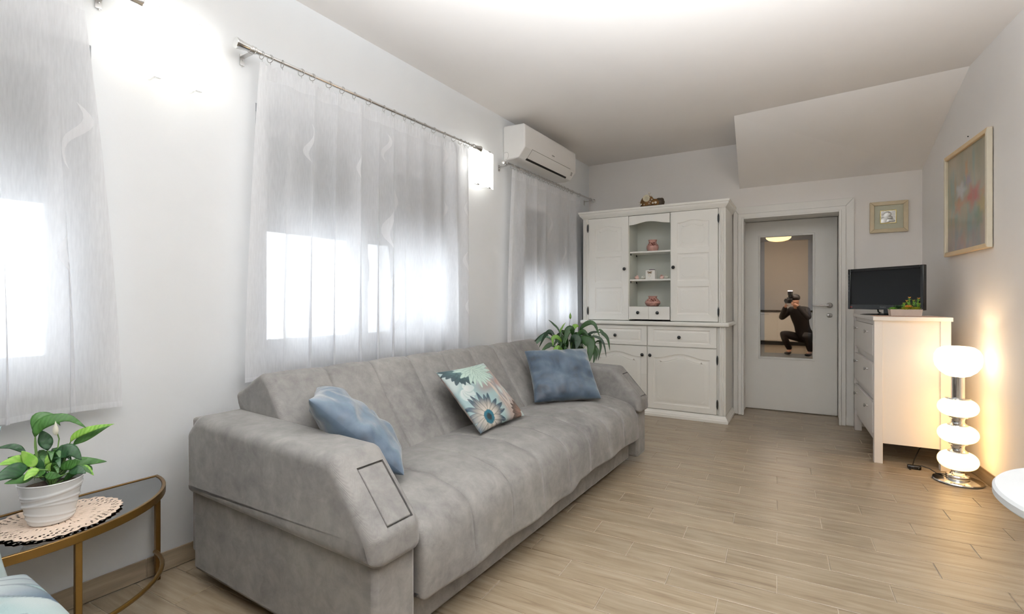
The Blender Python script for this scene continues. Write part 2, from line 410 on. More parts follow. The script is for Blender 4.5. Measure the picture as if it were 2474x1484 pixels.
# kitchen-end wall behind the camera, with a wide window
mb = MB(); SY = -3.4; SX0, SX1, SZ0, SZ1 = -2.2, -.62, .85, 2.3
mb.box(-2.8, SX0, SY-.2, SY, 0, CEIL); mb.box(SX1, 1.8, SY-.2, SY, 0, CEIL); mb.box(SX0, SX1, SY-.2, SY, 0, SZ0); mb.box(SX0, SX1, SY-.2, SY, SZ1, CEIL)
single('wall_front', mb, M['wall'], FW, (0, SY, 0), kind='structure')
mb = MB(); mb.box(-2.85, 1.85, SY-.2, BY+.4, CEIL, CEIL+.12)
single('ceiling', mb, M['ceil'], FW, (0, 0, CEIL), kind='structure')
# sloping soffit (underside of a stair) in the far right corner
fa, fb = (-.504, 4.640), (.985, 4.46); ba, bb = (-.545, 5.50), (.93, 5.50); zb = 2.29
mb = MB(); mb.add([(fa[0], fa[1], CEIL), (fb[0]+.06, fb[1], CEIL), (bb[0], bb[1], zb), (ba[0], ba[1], zb), (ba[0], ba[1], CEIL+.01), (bb[0], bb[1], CEIL+.01)],
    [(0, 1, 2, 3), (0, 3, 4), (1, 5, 2), (2, 5, 4, 3), (0, 4, 5, 1)], True)
single('trim_1', mb, M['wall_grey'], FW, (0, 5, 2.5), kind='structure', smooth=0, label='sloping boxed-in soffit above the door')

# floor
mb = MB(); mb.box(-2.9, 1.9, SY-.2, BY+.42, -.05, -.0035)
floor = single('floor', mb, M['grout'], FW, (0, 0, 0), kind='structure')
def clip(poly, planes):
    for (nx, ny, d) in planes:      # keep nx*x+ny*y >= d
        out = []
        for i in range(len(poly)):
            a, b = poly[i], poly[(i+1) % len(poly)]
            da, db = nx*a[0]+ny*a[1]-d, nx*b[0]+ny*b[1]-d
            if da >= 0: out.append(a)
            if (da >= 0) != (db >= 0):
                t = da/(da-db); out.append((a[0]+(b[0]-a[0])*t, a[1]+(b[1]-a[1])*t))
        poly = out
        if len(poly) < 3: return None
    return poly
cL, sL = math.cos(FL.a), math.sin(FL.a); cR, sR = math.cos(FR.a), math.sin(FR.a)
pl_left = (cL, sL, cL*FL.o.x+sL*FL.o.y+.012); pl_right = (-cR, -sR, -(cR*FR.o.x+sR*FR.o.y)+.012)
room = [pl_left, pl_right, (0, -1, -(BY-.001)), (0, 1, SY)]
niche = [(1, 0, DX0), (-1, 0, -DX1), (0, 1, BY+.001), (0, -1, -(BY+.41))]
PITCH, TLEN, G = .1457, .602, .0016
ctile, stile = math.cos(FT.a), math.sin(FT.a)
def clip_local(poly, planes):
    w = [(p[0]*ctile-p[1]*stile, p[0]*stile+p[1]*ctile) for p in poly]
    w = clip(w, planes)
    if not w: return None
    return [(p[0]*ctile+p[1]*stile, -p[0]*stile+p[1]*ctile) for p in w]
cands = []
for k in range(-37, 30):
    y0 = 2.634 + (k-7)*PITCH; off = (.6 - .2007*(k-7)) % TLEN
    for j in range(-6, 5):
        x0 = off + j*TLEN
        rect = [(x0+G, y0+G), (x0+TLEN-G, y0+G), (x0+TLEN-G, y0+PITCH-G), (x0+G, y0+PITCH-G)]
        for pls in (room, niche):
            if pls is niche and y0 < 5.2: continue
            p = clip_local(rect, pls)
            if not p: continue
            A = abs(sum(p[i][0]*p[(i+1) % len(p)][1]-p[(i+1) % len(p)][0]*p[i][1] for i in range(len(p))))/2
            if A < .0008: continue
            cx_, cy_ = sum(q[0] for q in p)/len(p), sum(q[1] for q in p)/len(p)
            c = FT.w((cx_, cy_, 0)); dep = -(-math.sin(FP.a))*0 + (c.x*-math.sin(FP.a) + c.y*math.cos(FP.a)); lat = c.x*math.cos(FP.a)+c.y*math.sin(FP.a)
            vis = dep > .8 and abs(lat)/dep < 1.35
            cands.append((p, (cx_, cy_), vis, dep))
vis_t = sorted([c for c in cands if c[2]], key=lambda c: c[3])[:300]
rest = [c for c in cands if not (c[2] and c in vis_t)]
rng = random.Random(4)
def tile_mesh(p, c, z, zb=-.008):
    b = .0012; m = MB(); n = len(p)
    cx_, cy_ = c
    ins = [(cx_+(q[0]-cx_)*(1-.006), cy_+(q[1]-cy_)*(1-.02)) for q in p]
    vs = [(q[0], q[1], zb) for q in p] + [(q[0], q[1], z-b) for q in p] + [(q[0], q[1], z) for q in ins]
    fs = [(i, (i+1) % n, n+(i+1) % n, n+i) for i in range(n)] + [(n+i, n+(i+1) % n, 2*n+(i+1) % n, 2*n+i) for i in range(n)] + [tuple(range(2*n, 3*n))]
    return m.add(vs, fs)
shared = None
for p, c, v, d in vis_t:
    full = len(p) == 4 and abs((max(q[0] for q in p)-min(q[0] for q in p))-(TLEN-2*G)) < 1e-4 and abs((max(q[1] for q in p)-min(q[1] for q in p))-(PITCH-2*G)) < 1e-4
    if full and shared: me = shared
    else:
        me = mesh_of('tile', tile_mesh(p, c, 0), M['tile'], (c[0], c[1], 0), 0)
        if full: shared = me
    o = bpy.data.objects.new('tile', me); COL.objects.link(o); o.parent = floor
    w = FT.w((c[0], c[1], 0)); o.location = (w.x, w.y, rng.uniform(-.0004, .0004)); o.rotation_euler = (0, 0, FT.a)
mb = MB()
for p, c, v, d in rest:
    m_ = tile_mesh(p, c, 0); mb.add([tuple(FT.w(q)) for q in m_.v], m_.f)
if mb.v:
    me = mesh_of('tile_field', mb, M['tile'], (0, 0, 0), 0); o = bpy.data.objects.new('tile_field', me); COL.objects.link(o); o.parent = floor; o['kind'] = 'stuff'

# baseboards cut from the same tile
def baseboard(name, F, x0, x1, y0, y1, h, step=.6):
    mb = MB(); mb.box(min(x0, x1)*.9 if False else x0, x1*.55 + x0*.45, y0, y1, 0, h-.004)
    r = single(name, mb, M['grout'], F, (0, 0, 0), kind='structure')
    y = y0
    while y < y1-.02:
        e = min(y+step-.002, y1); m = MB(); m.box(x0+(x1-x0)*.5, x1, y, e, .001, h)
        m2 = MB(); m2.add([(v[1], v[0], v[2]) for v in m.v], m.f)
        me = mesh_of('tile', m, M['tile_up'], (0, 0, 0), 0); o = bpy.data.objects.new('tile', me); COL.objects.link(o); o.parent = r
        bev(o, .002, 1); y += step
    return r
def up_mat():
    x = NT('wood_look_tile_upright'); t = x.n('TexCoord'); oi = x.n('ObjectInfo')
    mp = x.n('Mapping'); mp.inputs['Scale'].default_value = (16, 1.6, 18); x.l(t.outputs['Object'], mp.inputs[0])
    n1 = x.n('TexNoise', i_Scale=2.0, i_Detail=6.0); x.l(mp.outputs[0], n1.inputs['Vector'])
    x.l(x.ramp([(.3, srgb(112, 98, 80)), (.55, srgb(138, 124, 104)), (.75, srgb(156, 143, 122))], n1.outputs[0]), x.b.inputs['Base Color']); x.b.inputs['Roughness'].default_value = .4; return x.m
M['tile_up'] = up_mat()
baseboard('baseboard_left', FL, .0, .011, -3.3, 5.36, .083)
baseboard('baseboard_right', FR, -.0, -.011, -8.8, -.02, .083)

# ------------------------------------------------------------------ windows in the left wall
shared_slat = None
def window(n, W, split, tilt=None, strap=None):
    global shared_slat
    a, b, z0, z1 = W
    r = thing('window_%d' % n, None, None, FL, (-.1, (a+b)/2, z0), kind='structure')
    fw = .055; x0, x1 = -.16, -.10
    m = MB(); m.box(x0, x1, a, a+fw, z0, z1); m.box(x0, x1, b-fw, b, z0, z1); m.box(x0, x1, a+fw, b-fw, z1-fw, z1); m.box(x0, x1, a+fw, b-fw, z0, z0+fw)
    part('frame', m, M['pvc'], r, .004)
    m = MB(); m.box(-.10, .03, a-.0, b+.0, z0-.03, z0+.002)
    part('sill', m, M['pvc'], r, .006)
    m = MB(); m.box(-.26, -.16, a+.01, b-.01, z0-.03, z0-.001); part('outer_sill', m, M['pvc'], r, .003)
    edges = [a+fw-.012] + [s for s in split] + [b-fw+.012]
    for i in range(len(edges)-1):
        u0, u1 = edges[i]+.002, edges[i+1]-.002; s = .062; y0, y1 = z0+fw-.012, z1-fw+.012
        m = MB(); X0, X1 = -.135, -.078
        m.box(X0, X1, u0, u0+s, y0, y1); m.box(X0, X1, u1-s, u1, y0, y1); m.box(X0, X1, u0+s, u1-s, y1-s, y1); m.box(X0, X1, u0+s, u1-s, y0, y0+s)
        sh = part('sash', m, M['pvc'], r, .006)
        g = MB(); g.box(-.112, -.104, u0+s-.005, u1-s+.005, y0+s-.005, y1-s+.005)
        pn = part('pane', g, M['pane'], sh)
        hm = MB(); hu = u0+.03 if i else u1-.03
        hm.box(-.078, -.066, hu-.014, hu+.014, 1.36, 1.44); hm.box(-.066, -.045, hu-.008, hu+.008, 1.39, 1.41); hm.box(-.055, -.040, hu-.009, hu+.009, 1.27, 1.41)
        part('handle', hm, M['pvc'], sh, .003)
        if tilt is not None and i == tilt:
            rb = root_base(r)
            for o_ in [sh]:
                # tilt inwards about the lower edge
                piv = Vector((-.10-rb[0], 0, y0-rb[2])); Mx = Matrix.Translation(piv) @ Matrix.Rotation(R_(6.5), 4, 'Y') @ Matrix.Translation(-piv)
                o_.matrix_local = Mx
    # roller shutter lowered to about half height
    box = MB(); box.box(-.255, -.165, a+.005, b-.005, z1-.02, z1-.001); sb = part('shutter', box, M['pvc'], r, .003)
    zz = z1-.045; bot = 1.55 if n != 3 else 1.36
    while zz > bot:
        m = MB()
        prof = [(-.215, zz-.019), (-.207, zz-.021), (-.200, zz-.012), (-.198, zz), (-.200, zz+.012), (-.207, zz+.020), (-.215, zz+.018)]
        m.prism(prof, a+.012, b-.012, 'Y')
        sl = part('slat', m, M['shutter'], sb)
        zz -= .041
    if n == 3:
        d = MB(); zz = z1-.045
        while zz > bot:
            u = a+.04
            while u < a+.5:
                d.box(-.1985, -.1965, u, u+.012, zz-.018-.0015, zz-.018+.0015); u += .04
            zz -= .041
        dd = part('slot_row', d, M['shut_dot'], sb, kind='stuff')
    if strap:
        m = MB(); m.box(.0, .022, strap-.022, strap+.022, 1.02, 1.18); part('strap_winder', m, M['pvc'], r, .008)
        m = MB(); m.box(.006, .008, strap-.010, strap+.010, 1.18, 2.2); part('strap', m, M['wall'], r)
    return r
window(1, W1, [.08], strap=.69 if False else None)
window(2, W2, [2.08])
window(3, W3, [4.33], tilt=0)
# strap winders stand beside the openings
# exterior ground seen through the panes is left to the bright sky
# window in the kitchen-end wall
r = thing('window_4', None, None, FW, ((SX0+SX1)/2, SY-.1, SZ0), kind='structure')
m = MB(); fw = .06
m.box(SX0, SX0+fw, SY-.12, SY-.05, SZ0, SZ1); m.box(SX1-fw, SX1, SY-.12, SY-.05, SZ0, SZ1); m.box(SX0+fw, SX1-fw, SY-.12, SY-.05, SZ1-fw, SZ1); m.box(SX0+fw, SX1-fw, SY-.12, SY-.05, SZ0, SZ0+fw); m.box(-1.44, -1.38, SY-.12, SY-.05, SZ0+fw, SZ1-fw)
part('frame', m, M['pvc'], r, .004)
for a_, b_ in ((SX0+fw, -1.44), (-1.38, SX1-fw)):
    g = MB(); g.box(a_-.004, b_+.004, SY-.09, SY-.082, SZ0+fw-.004, SZ1-fw+.004); part('pane', g, M['pane'], r)
# daylight portals in the openings
def portal(loc, rotz, w, h):
    o = light('window_portal', 'AREA', loc, 10, size=w, size_y=h)
    o.rotation_euler = (R_(90), 0, rotz); o.data.cycles.is_portal = True
for (a, b, z0, z1) in (W1, W2, W3):
    portal(FL.w((-.27, (a+b)/2, (z0+z1)/2)), FL.a+R_(90), b-a, z1-z0)
portal((( SX0+SX1)/2, SY-.19, (SZ0+SZ1)/2), R_(180), SX1-SX0, SZ1-SZ0)

# ------------------------------------------------------------------ door
r = thing('door_1', None, None, FW, (-.1, 5.45, 0), kind='structure')
def casing(mb, x0, x1, zt, w, y0, y1):
    mb.box(x0-w, x0, y0, y1, 0, zt+w); mb.box(x1, x1+w, y0, y1, 0, zt+w); mb.box(x0, x1, y0, y1, zt, zt+w)
m = MB(); casing(m, -.502, .297, 1.972, .018, 5.440, 5.478); part('casing', m, M['door_white'], r, .003, label='white inner bead of the door casing')
m = MB(); m.prism([(-.555, 0), (-.52, 0), (-.52, 1.99), (.315, 1.99), (.315, 0), (.350, 0), (.350, 2.025), (-.555, 2.025)], 5.452, 5.482, 'Y'); part('casing', m, M['door_white'], r, .003)
for pl in ([(-.60, 0), (-.555, 0), (-.555, 2.025), (-.60, 2.098)], [(.350, 0), (.415, 0), (.415, 2.098), (.350, 2.025)], [(-.60, 2.098), (-.555, 2.0265), (.350, 2.0265), (.415, 2.098)]):
    m = MB(); m.prism(pl, 5.470, BY, 'Y'); part('architrave', m, M['door_white'], r, .004)
m = MB(); m.box(-.545, -.52, 5.478, 5.86, 0, 1.99); part('jamb', m, M['door_white'], r, .001)
m = MB(); m.box(.310, .335, 5.478, 5.86, 0, 1.99); part('jamb', m, M['door_white'], r, .001)
m = MB(); m.box(-.545, .335, 5.478, 5.86, 1.99, 2.02); part('jamb', m, M['door_white'], r, .001)
# leaf (frame FDR: x along the leaf, y thickness)
def dpart(name, m, mat, par, **kw):
    me = MB(); me.add([tuple(FDR.w(v)) for v in m.v], m.f); return part(name, me, mat, par, **kw)
LW_ = .835
gx0, gx1, gz0, gz1 = .137, .642, .545, 1.835
m = MB(); m.box(.005, gx0-.0, 0, .04, .008, 1.985); m.box(gx1, LW_, 0, .04, .008, 1.985); m.box(gx0, gx1, 0, .04, gz1, 1.985); m.box(gx0, gx1, 0, .04, .008, gz0)
leaf = dpart('leaf', m, M['door_white'], r)
m = MB(); bw = .016
for (x0, x1, z0, z1) in ((gx0-.004, gx0+bw, gz0-.004, gz1+.004), (gx1-bw, gx1+.004, gz0-.004, gz1+.004), (gx0, gx1, gz1-bw, gz1+.004), (gx0, gx1, gz0-.004, gz0+bw)):
    m.box(x0, x1, -.009, .012, z0, z1)
dpart('glazing_bead', m, M['door_white'], leaf, bevel=.004)
m = MB(); m.box(gx0+bw-.003, gx1-bw+.003, .012, .018, gz0+bw-.003, gz1-bw+.003); dpart('glass', m, M['glass_clear'], leaf)
m = MB(); m.box(gx0+.055, gx1-.055, .0105, .013, gz0+.06, gz1-.06); dpart('glass_panel', m, M['glass_bronze'], leaf, label='bronze-tinted inner field of the door glass')
hx, hz = .770, 1.105
m = MB(); m.lathe([(.0, -.012), (.018, -.012), (.026, -.007), (.027, 0)], (hx, 0, hz), 24, 'Y'); dpart('rosette', m, M['nickel'], leaf)
m = MB(); m.tube([(hx, -.008, hz), (hx, -.045, hz), (hx-.012, -.055, hz), (hx-.06, -.056, hz-.002), (hx-.145, -.054, hz)], [.010, .010, .010, .0085, .0075], 12); dpart('lever', m, M['nickel'], leaf)
m = MB(); m.lathe([(.0, -.011), (.016, -.011), (.025, -.006), (.026, 0)], (hx, 0, hz-.099), 24, 'Y', flat=.82); esc = dpart('escutcheon', m, M['nickel'], leaf)
m = MB(); m.box(hx-.002, hx+.002, -.0118, -.0105, hz-.112, hz-.096); m.lathe([(.004, -.0118), (.004, -.0105)], (hx, 0, hz-.096), 12, 'Y'); dpart('keyhole', m, M['black'], esc if False else leaf)
# dark hall side closes the doorway behind the leaf
m = MB(); m.box(DX0, DX1, 5.905, 5.915, 0, DZ); part('back_panel', m, M['door_white'], r)

# ================================================================== CURTAINS, RODS, SCONCES, AIR CONDITIONER
def make_curtain(label, u0t, u1t, u0b, u1b, z0, z1, seed, folds, motifs, dense=False, amp=.034, v0=.08):
    rg = random.Random(seed)
    ph = [rg.uniform(0, 6.28) for _ in range(8)]; am = [rg.uniform(.5, 1) for _ in range(8)]
    def surf(s, t):      # s along 0..1, t 0 bottom..1 top
        top = u0t+(u1t-u0t)*s; bot = u0b+(u1b-u0b)*s
        k = t**1.6 if t > 0 else 0
        u = bot+(top-bot)*k
        ws = s + .022*math.sin(7*s+ph[0]) + .012*math.sin(17*s+ph[1])
        a = amp*(.75+.35*math.sin(9*ws+ph[2]))*(1-.45*t)
        w = math.sin(2*pi*folds*ws+ph[3]+.5*(1-t)*math.sin(5*s+ph[4]))
        w = w*.75 + .35*math.sin(2*pi*folds*.47*ws+ph[5])
        u += .037*(.65+.5*math.sin(6*s+ph[2]))*math.cos(2*pi*folds*ws+ph[3]+.5*(1-t)*math.sin(5*s+ph[4]))*(1-t*.75)
        v = v0+a*w
        g = max(0, (t-.955)/.045)
        v = v*(1-g*.6)+ (v0+.004*math.sin(2*pi*folds*6*s+ph[6]))*g*.6
        z = z0+(z1-z0)*t
        if t < .02: z += .004*math.sin(30*s+ph[7])
        if g > 0: z += .006*math.sin(2*pi*folds*5*s+ph[1])*g
        return (v, u, z)
    th = thing('curtain', label, 'curtain', FL, (v0, (u0t+u1t)/2, z0), group='white sheer curtains on the left wall')
    N = int(folds*16); Mz = 40
    m = MB(); m.grid([[surf(i/N, j/Mz*.955) for j in range(Mz+1)] for i in range(N+1)]); part('panel', m, M['sheer_dense' if dense else 'sheer'], th, smooth=180)
    m = MB(); N2 = int(folds*40); m.grid([[surf(i/N2, .955+.045*j/5) for j in range(6)] for i in range(N2+1)]); part('heading_tape', m, M['sheer_hem'], th, smooth=180)
    m = MB(); m.grid([[(lambda p: (p[0]+.0015, p[1], p[2]))(surf(i/N, .014*j/2)) for j in range(3)] for i in range(N+1)]); part('hem', m, M['sheer_hem'], th, smooth=180)
    du = (u1t-u0t)
    for (mu, mz, ml, mw, fl) in motifs:       # S-shaped woven leaves
        rows = []
        for q in range(15):
            t = q/14; zz = mz+ml*(.5-t); wd = mw*math.sin(pi*t)**.8*.5+.0004
            cxu = mu+fl*.035*ml/.3*math.sin(2*pi*t*.95+.2)
            row = []
            for e in (-1, -.5, 0, .5, 1):
                uu = cxu+e*wd; tt = (zz-z0)/(z1-z0); s = (uu-(u0b+(u0t-u0b)*tt**1.6))/((u1b+(u1t-u1b)*tt**1.6)-(u0b+(u0t-u0b)*tt**1.6)); s = min(1, max(0, s))
                p = surf(s, tt); row.append((p[0]+.003, p[1], p[2]))
            rows.append(row)
        m = MB(); m.grid(rows); part('leaf_motif', m, M['motif'], th, smooth=180)
    return surf
mot1 = [(.35, 1.55, .3, .03, 1), (.62, 1.25, .3, .03, -1), (.1, 1.2, .3, .03, 1), (.66, 1.75, .25, .026, 1)]
make_curtain('long sheer white curtain at the left edge, hanging behind the half-moon glass table', -.75, .665, -.82, .765, .742, 2.29, 3, 8, mot1, dense=True, amp=.026)
mot2 = [(1.60, 1.98, .20, .026, 1), (1.93, 1.97, .22, .03, 1), (2.15, 2.10, .18, .024, 1), (2.19, 1.68, .40, .045, 1), (2.71, 2.15, .22, .03, 1), (2.71, 1.76, .22, .028, 1),
        (2.95, 1.80, .20, .026, -1), (2.95, 1.40, .24, .03, -1), (2.2, 1.2, .26, .03, -1), (2.96, 1.06, .2, .028, -1), (2.24, .98, .26, .03, 1)]
make_curtain('wide sheer white curtain behind the middle of the sofa', 1.345, 2.985, 1.285, 3.02, .765, 2.305, 11, 11, mot2)
mot3 = [(4.3, 1.85, .25, .035, 1), (4.1, 1.4, .25, .035, -1), (4.6, 1.6, .25, .03, 1)]
make_curtain('narrow gathered white curtain under the air conditioner', 3.59, 5.0, 3.51, 5.03, .79, 2.29, 23, 7, mot3, dense=True, amp=.04)

def make_rod(label, u0, u1, z, rings, rodmat, finial='cone', br=(None,)):
    v = .08
    th = thing('curtain_rod', label, 'curtain rod', FL, (v, (u0+u1)/2, z), group='metal curtain rods on the left wall')
    m = MB(); m.tube([(v, u0+.06, z), (v, (u0+u1)/2, z), (v, u1-.06, z)], .0095, 14); part('pole', m, rodmat, th)
    for e, d in ((u0, 1), (u1, -1)):
        if finial == 'cone': prof = [(0.0, 0), (.024, .001), (.026, .004), (.022, .02), (.0165, .055), (.0155, .075), (.018, .078), (.018, .083), (.015, .085), (.015, .088), (.018, .090), (.018, .095), (.013, .10), (.013, .12)]
        else: prof = [(0, 0), (.018, .004), (.021, .018), (.018, .032), (.010, .040), (.014, .046), (.010, .052), (.014, .060), (.0095, .07)]
        m = MB(); m.lathe([(r_, d*h) for r_, h in prof], (v, e, z), 20, 'Y'); part('finial', m, M['chrome'], th)
    for bu in br:
        m = MB(); m.box(.0, .003, bu-.011, bu+.011, z-.058, z-.005); m.box(.0, v-.004, bu-.011, bu+.011, z-.0215, z-.0185 + 0)
        m.lathe([(.014, -.011), (.0165, -.011), (.0165, .011), (.014, .011)], (v, bu, z-.002), 16, 'Y', cap=False)
        b = part('bracket', m, M['steel'], th)
        s_ = MB()
        for zz in (-.035, -.062): s_.ball((.004, bu, z+zz), .004, 8)
        part('screw', s_, M['chrome'], b)
    rg = random.Random(int(u0*100)+7)
    for ru in rings:
        a = rg.uniform(-.45, .45); R = .0185
        pts = []
        for k in range(17):
            t = 2*pi*k/16; pts.append((v+R*math.cos(t)*math.cos(a), ru+R*math.cos(t)*math.sin(a), z-.007+R*math.sin(t)))
        m = MB(); m.tube(pts, .0018, 6, cap=False); m.tube([(v, ru, z-.0255), (v, ru+.002, z-.036)], .0012, 5)
        part('ring', m, M['nickel'], th)
make_rod('chrome curtain rod with flared finials and open ring spacing above the middle window', 1.223, 3.129, 2.344,
         [1.351, 1.393, 1.457, 1.563, 1.629, 1.732, 1.819, 1.903, 2.01, 2.13, 2.21, 2.307, 2.383, 2.49, 2.586, 2.7, 2.802, 2.879, 2.934, 2.975], M['chrome'], br=(1.298, 3.05))
make_rod('grey metal curtain rod directly below the air conditioner', 3.452, 5.395, 2.324, [3.6, 3.646, 3.701, 3.76, 3.808, 3.86, 3.904, 3.98, 4.059, 4.11, 4.164, 4.21, 4.265, 4.335, 4.406, 4.469, 4.525, 4.591, 4.679, 4.789, 4.967], M['steel'], 'ball', br=(3.51, 5.28))
make_rod('chrome curtain rod end at the top left corner beside the lit wall light', -.9, .857, 2.341, [-.7, -.5, -.3, -.1, .1, .3, .45, .55, .60, .64], M['chrome'], br=(-.8, .742))

def sconce(label, uc, zc):
    w, h = .30, .29
    th = thing('wall_light', label, 'wall light', FL, (0, uc, zc), group='square opal glass wall lights')
    m = MB(); m.box(0, .022, uc-.06, uc+.06, zc-.06, zc+.06); part('wall_plate', m, M['chrome'], th, .003)
    rows = []
    for face in (0, 1):
        pass
    N = 16; P = []
    def cur(s, d): 
        a = (s-.5)*1.05; return (.028+.062*math.cos(a*1.35)+d, uc+(s-.5)*w)
    outer = [cur(i/N, .003) for i in range(N+1)]; inner = [cur(i/N, -.002) for i in range(N, -1, -1)]
    m = MB(); m.prism(outer+inner, zc-h/2, zc+h/2, 'Z'); part('glass_shade', m, M['sconce'], th, .0015)
    for su in (-1, 1):
        for sz in (-1, 1):
            m = MB(); c = cur(.5+su*.26, 0); m.box(c[0]-.012, c[0]+.007, c[1]-.013, c[1]+.013, zc+sz*(h/2)-.004, zc+sz*(h/2)+.004); m.box(.01, c[0], c[1]-.004, c[1]+.004, zc+sz*(h/2-.006)-.002, zc+sz*(h/2-.006)+.002)
            part('clip', m, M['chrome'], th, .001)
    for s in (-.09, .09):
        m = MB(); m.ball((.035, uc+s, zc), .014, 10); part('bulb', m, M['lit_white'], th)
        p = FL.w((.037, uc+s, zc+.03)); light('wall_light_bulb', 'POINT', p, .28, (1, .96, .89), .016)
sconce('large square opal wall light glowing beside the left curtain', .985, 2.205)
sconce('small-looking opal wall light between the middle curtain and the air conditioner', 3.165, 2.205)

# air conditioner
a0, a1 = 3.575, 4.585
th = thing('air_conditioner', 'white split air conditioner unit high on the left wall by the corner', 'air conditioner', FL, (0, (a0+a1)/2, 2.4))
prof = [(0, 2.375), (0, 2.668), (.02, 2.672), (.205, 2.664), (.222, 2.652), (.222, 2.462), (.162, 2.385), (.10, 2.372)]
m = MB(); m.prism([(x, z) for x, z in prof], a0, a1, 'Y'); part('body', m, M['ac'], th, .012, seg=3)
def onslope(t, off=.0): # along the lower front slope from (.222,2.462) to (.162,2.385)
    p0 = Vector((.222, 2.462)); p1 = Vector((.160, 2.383)); d = p1-p0; n = Vector((-d.y, d.x)).normalized(); n = Vector((abs(n.x), -abs(n.y)))
    q = p0+d*t+n*off; return (q.x, q.y)
f0, f1 = a0+.125, a1-.14
m = MB(); q = [onslope(-.02, .0005), onslope(.80, .0005), onslope(.80, .004), onslope(-.02, .004)]; m.prism(q, f0, f1, 'Y'); flap = part('louver', m, M['ac'], th, .001)
m = MB(); q = [onslope(.82, -.004), onslope(1.0, -.004), onslope(1.0, .0022), onslope(.82, .0022)]; m.prism(q, f0-.01, f1+.02, 'Y'); part('air_outlet', m, M['black'], th)
m = MB()
for q0, q1, ua, ub in ((-.05, -.02, f0, f1), (-.05, .82, f0-.003, f0), (-.05, .82, f1, f1+.003)):
    q = [onslope(q0, -.001), onslope(q1, -.001), onslope(q1, .0012), onslope(q0, .0012)]; m.prism(q, ua, ub, 'Y')
part('gap_line', m, M['ac_line'], th)
def text_obj(name, body, size, mat, parent, loc, rot, F=None, extrude=.0004):
    c = bpy.data.curves.new(name, 'FONT'); c.body = body; c.size = size; c.extrude = extrude; c.align_x = 'CENTER'; c.align_y = 'CENTER'
    o = bpy.data.objects.new(name, c); COL.objects.link(o); bpy.context.view_layer.update()
    me = bpy.data.meshes.new_from_object(o); bpy.data.objects.remove(o)
    me.materials.clear(); me.materials.append(mat)
    n = bpy.data.objects.new(name, me); COL.objects.link(n); n.parent = parent; b = root_base(parent)
    n.location = (loc[0]-b[0], loc[1]-b[1], loc[2]-b[2]); n.rotation_euler = rot; return n
text_obj('badge', 'FUJITSU', .015, M['logo'], th, (.2232, 4.09, 2.505), (R_(90), 0, R_(90)))
m = MB(); m.box(.1, .1, 0, 0, 0, 0) if False else None
m = MB(); pr = [onslope(.25, .0008), onslope(.5, .0008)]
for k in range(3):
    q = [onslope(.2+.12*k, .0), onslope(.27+.12*k, .0), onslope(.27+.12*k, .0015), onslope(.2+.12*k, .0015)]; m.prism(q, a1-.085+.008*k, a1-.055+.008*k, 'Y')
part('indicator', m, M['logo'], th)
m = MB(); pts = [(.03+.022*(1-abs(2*t/10-1)**3)+0, a0-.0006, 2.40+.045*t/10) for t in range(11)]
m.tube([(.012, a0-.0004, 2.44), (.045, a0-.0004, 2.44), (.055, a0-.0004, 2.425), (.055, a0-.0004, 2.40), (.045, a0-.0004, 2.385)], .0008, 6); part('pipe_cover_outline', m, M['ac_line'], th)

# ================================================================== SOFA  (frame FL: x = distance from wall, y = along wall)
def round_poly(pts, rad, n=6):
    out = []; N = len(pts)
    for i in range(N):
        p = Vector(pts[i]); a = Vector(pts[i-1]); b = Vector(pts[(i+1) % N]); r = rad[i] if isinstance(rad, (list, tuple)) else rad
        da, db = (a-p), (b-p); la, lb = da.length, db.length; da.normalize(); db.normalize()
        ang = da.angle(db); t = min(r/math.tan(ang/2), la*.48, lb*.48)
        if r <= 0 or t < 1e-4: out.append(tuple(p)); continue
        s, e = p+da*t, p+db*t
        for k in range(n+1):
            q = k/n; out.append(tuple((1-q)**2*s+2*q*(1-q)*p+q*q*e))
    return out
def subdivide(poly, mx):
    out = []
    for i in range(len(poly)):
        a, b = Vector(poly[i]), Vector(poly[(i+1) % len(poly)]); n = max(1, int((b-a).length/mx))
        for k in range(n): out.append(tuple(a+(b-a)*k/n))
    return out
def normals2(poly):
    A = sum(poly[i][0]*poly[(i+1) % len(poly)][1]-poly[(i+1) % len(poly)][0]*poly[i][1] for i in range(len(poly)))
    sg = 1 if A > 0 else -1; out = []
    for i in range(len(poly)):
        a, b = Vector(poly[i-1]), Vector(poly[(i+1) % len(poly)]); d = (b-a)
        if d.length < 1e-9: d = Vector((1, 0))
        d.normalize(); out.append((sg*d.y, -sg*d.x))
    return out
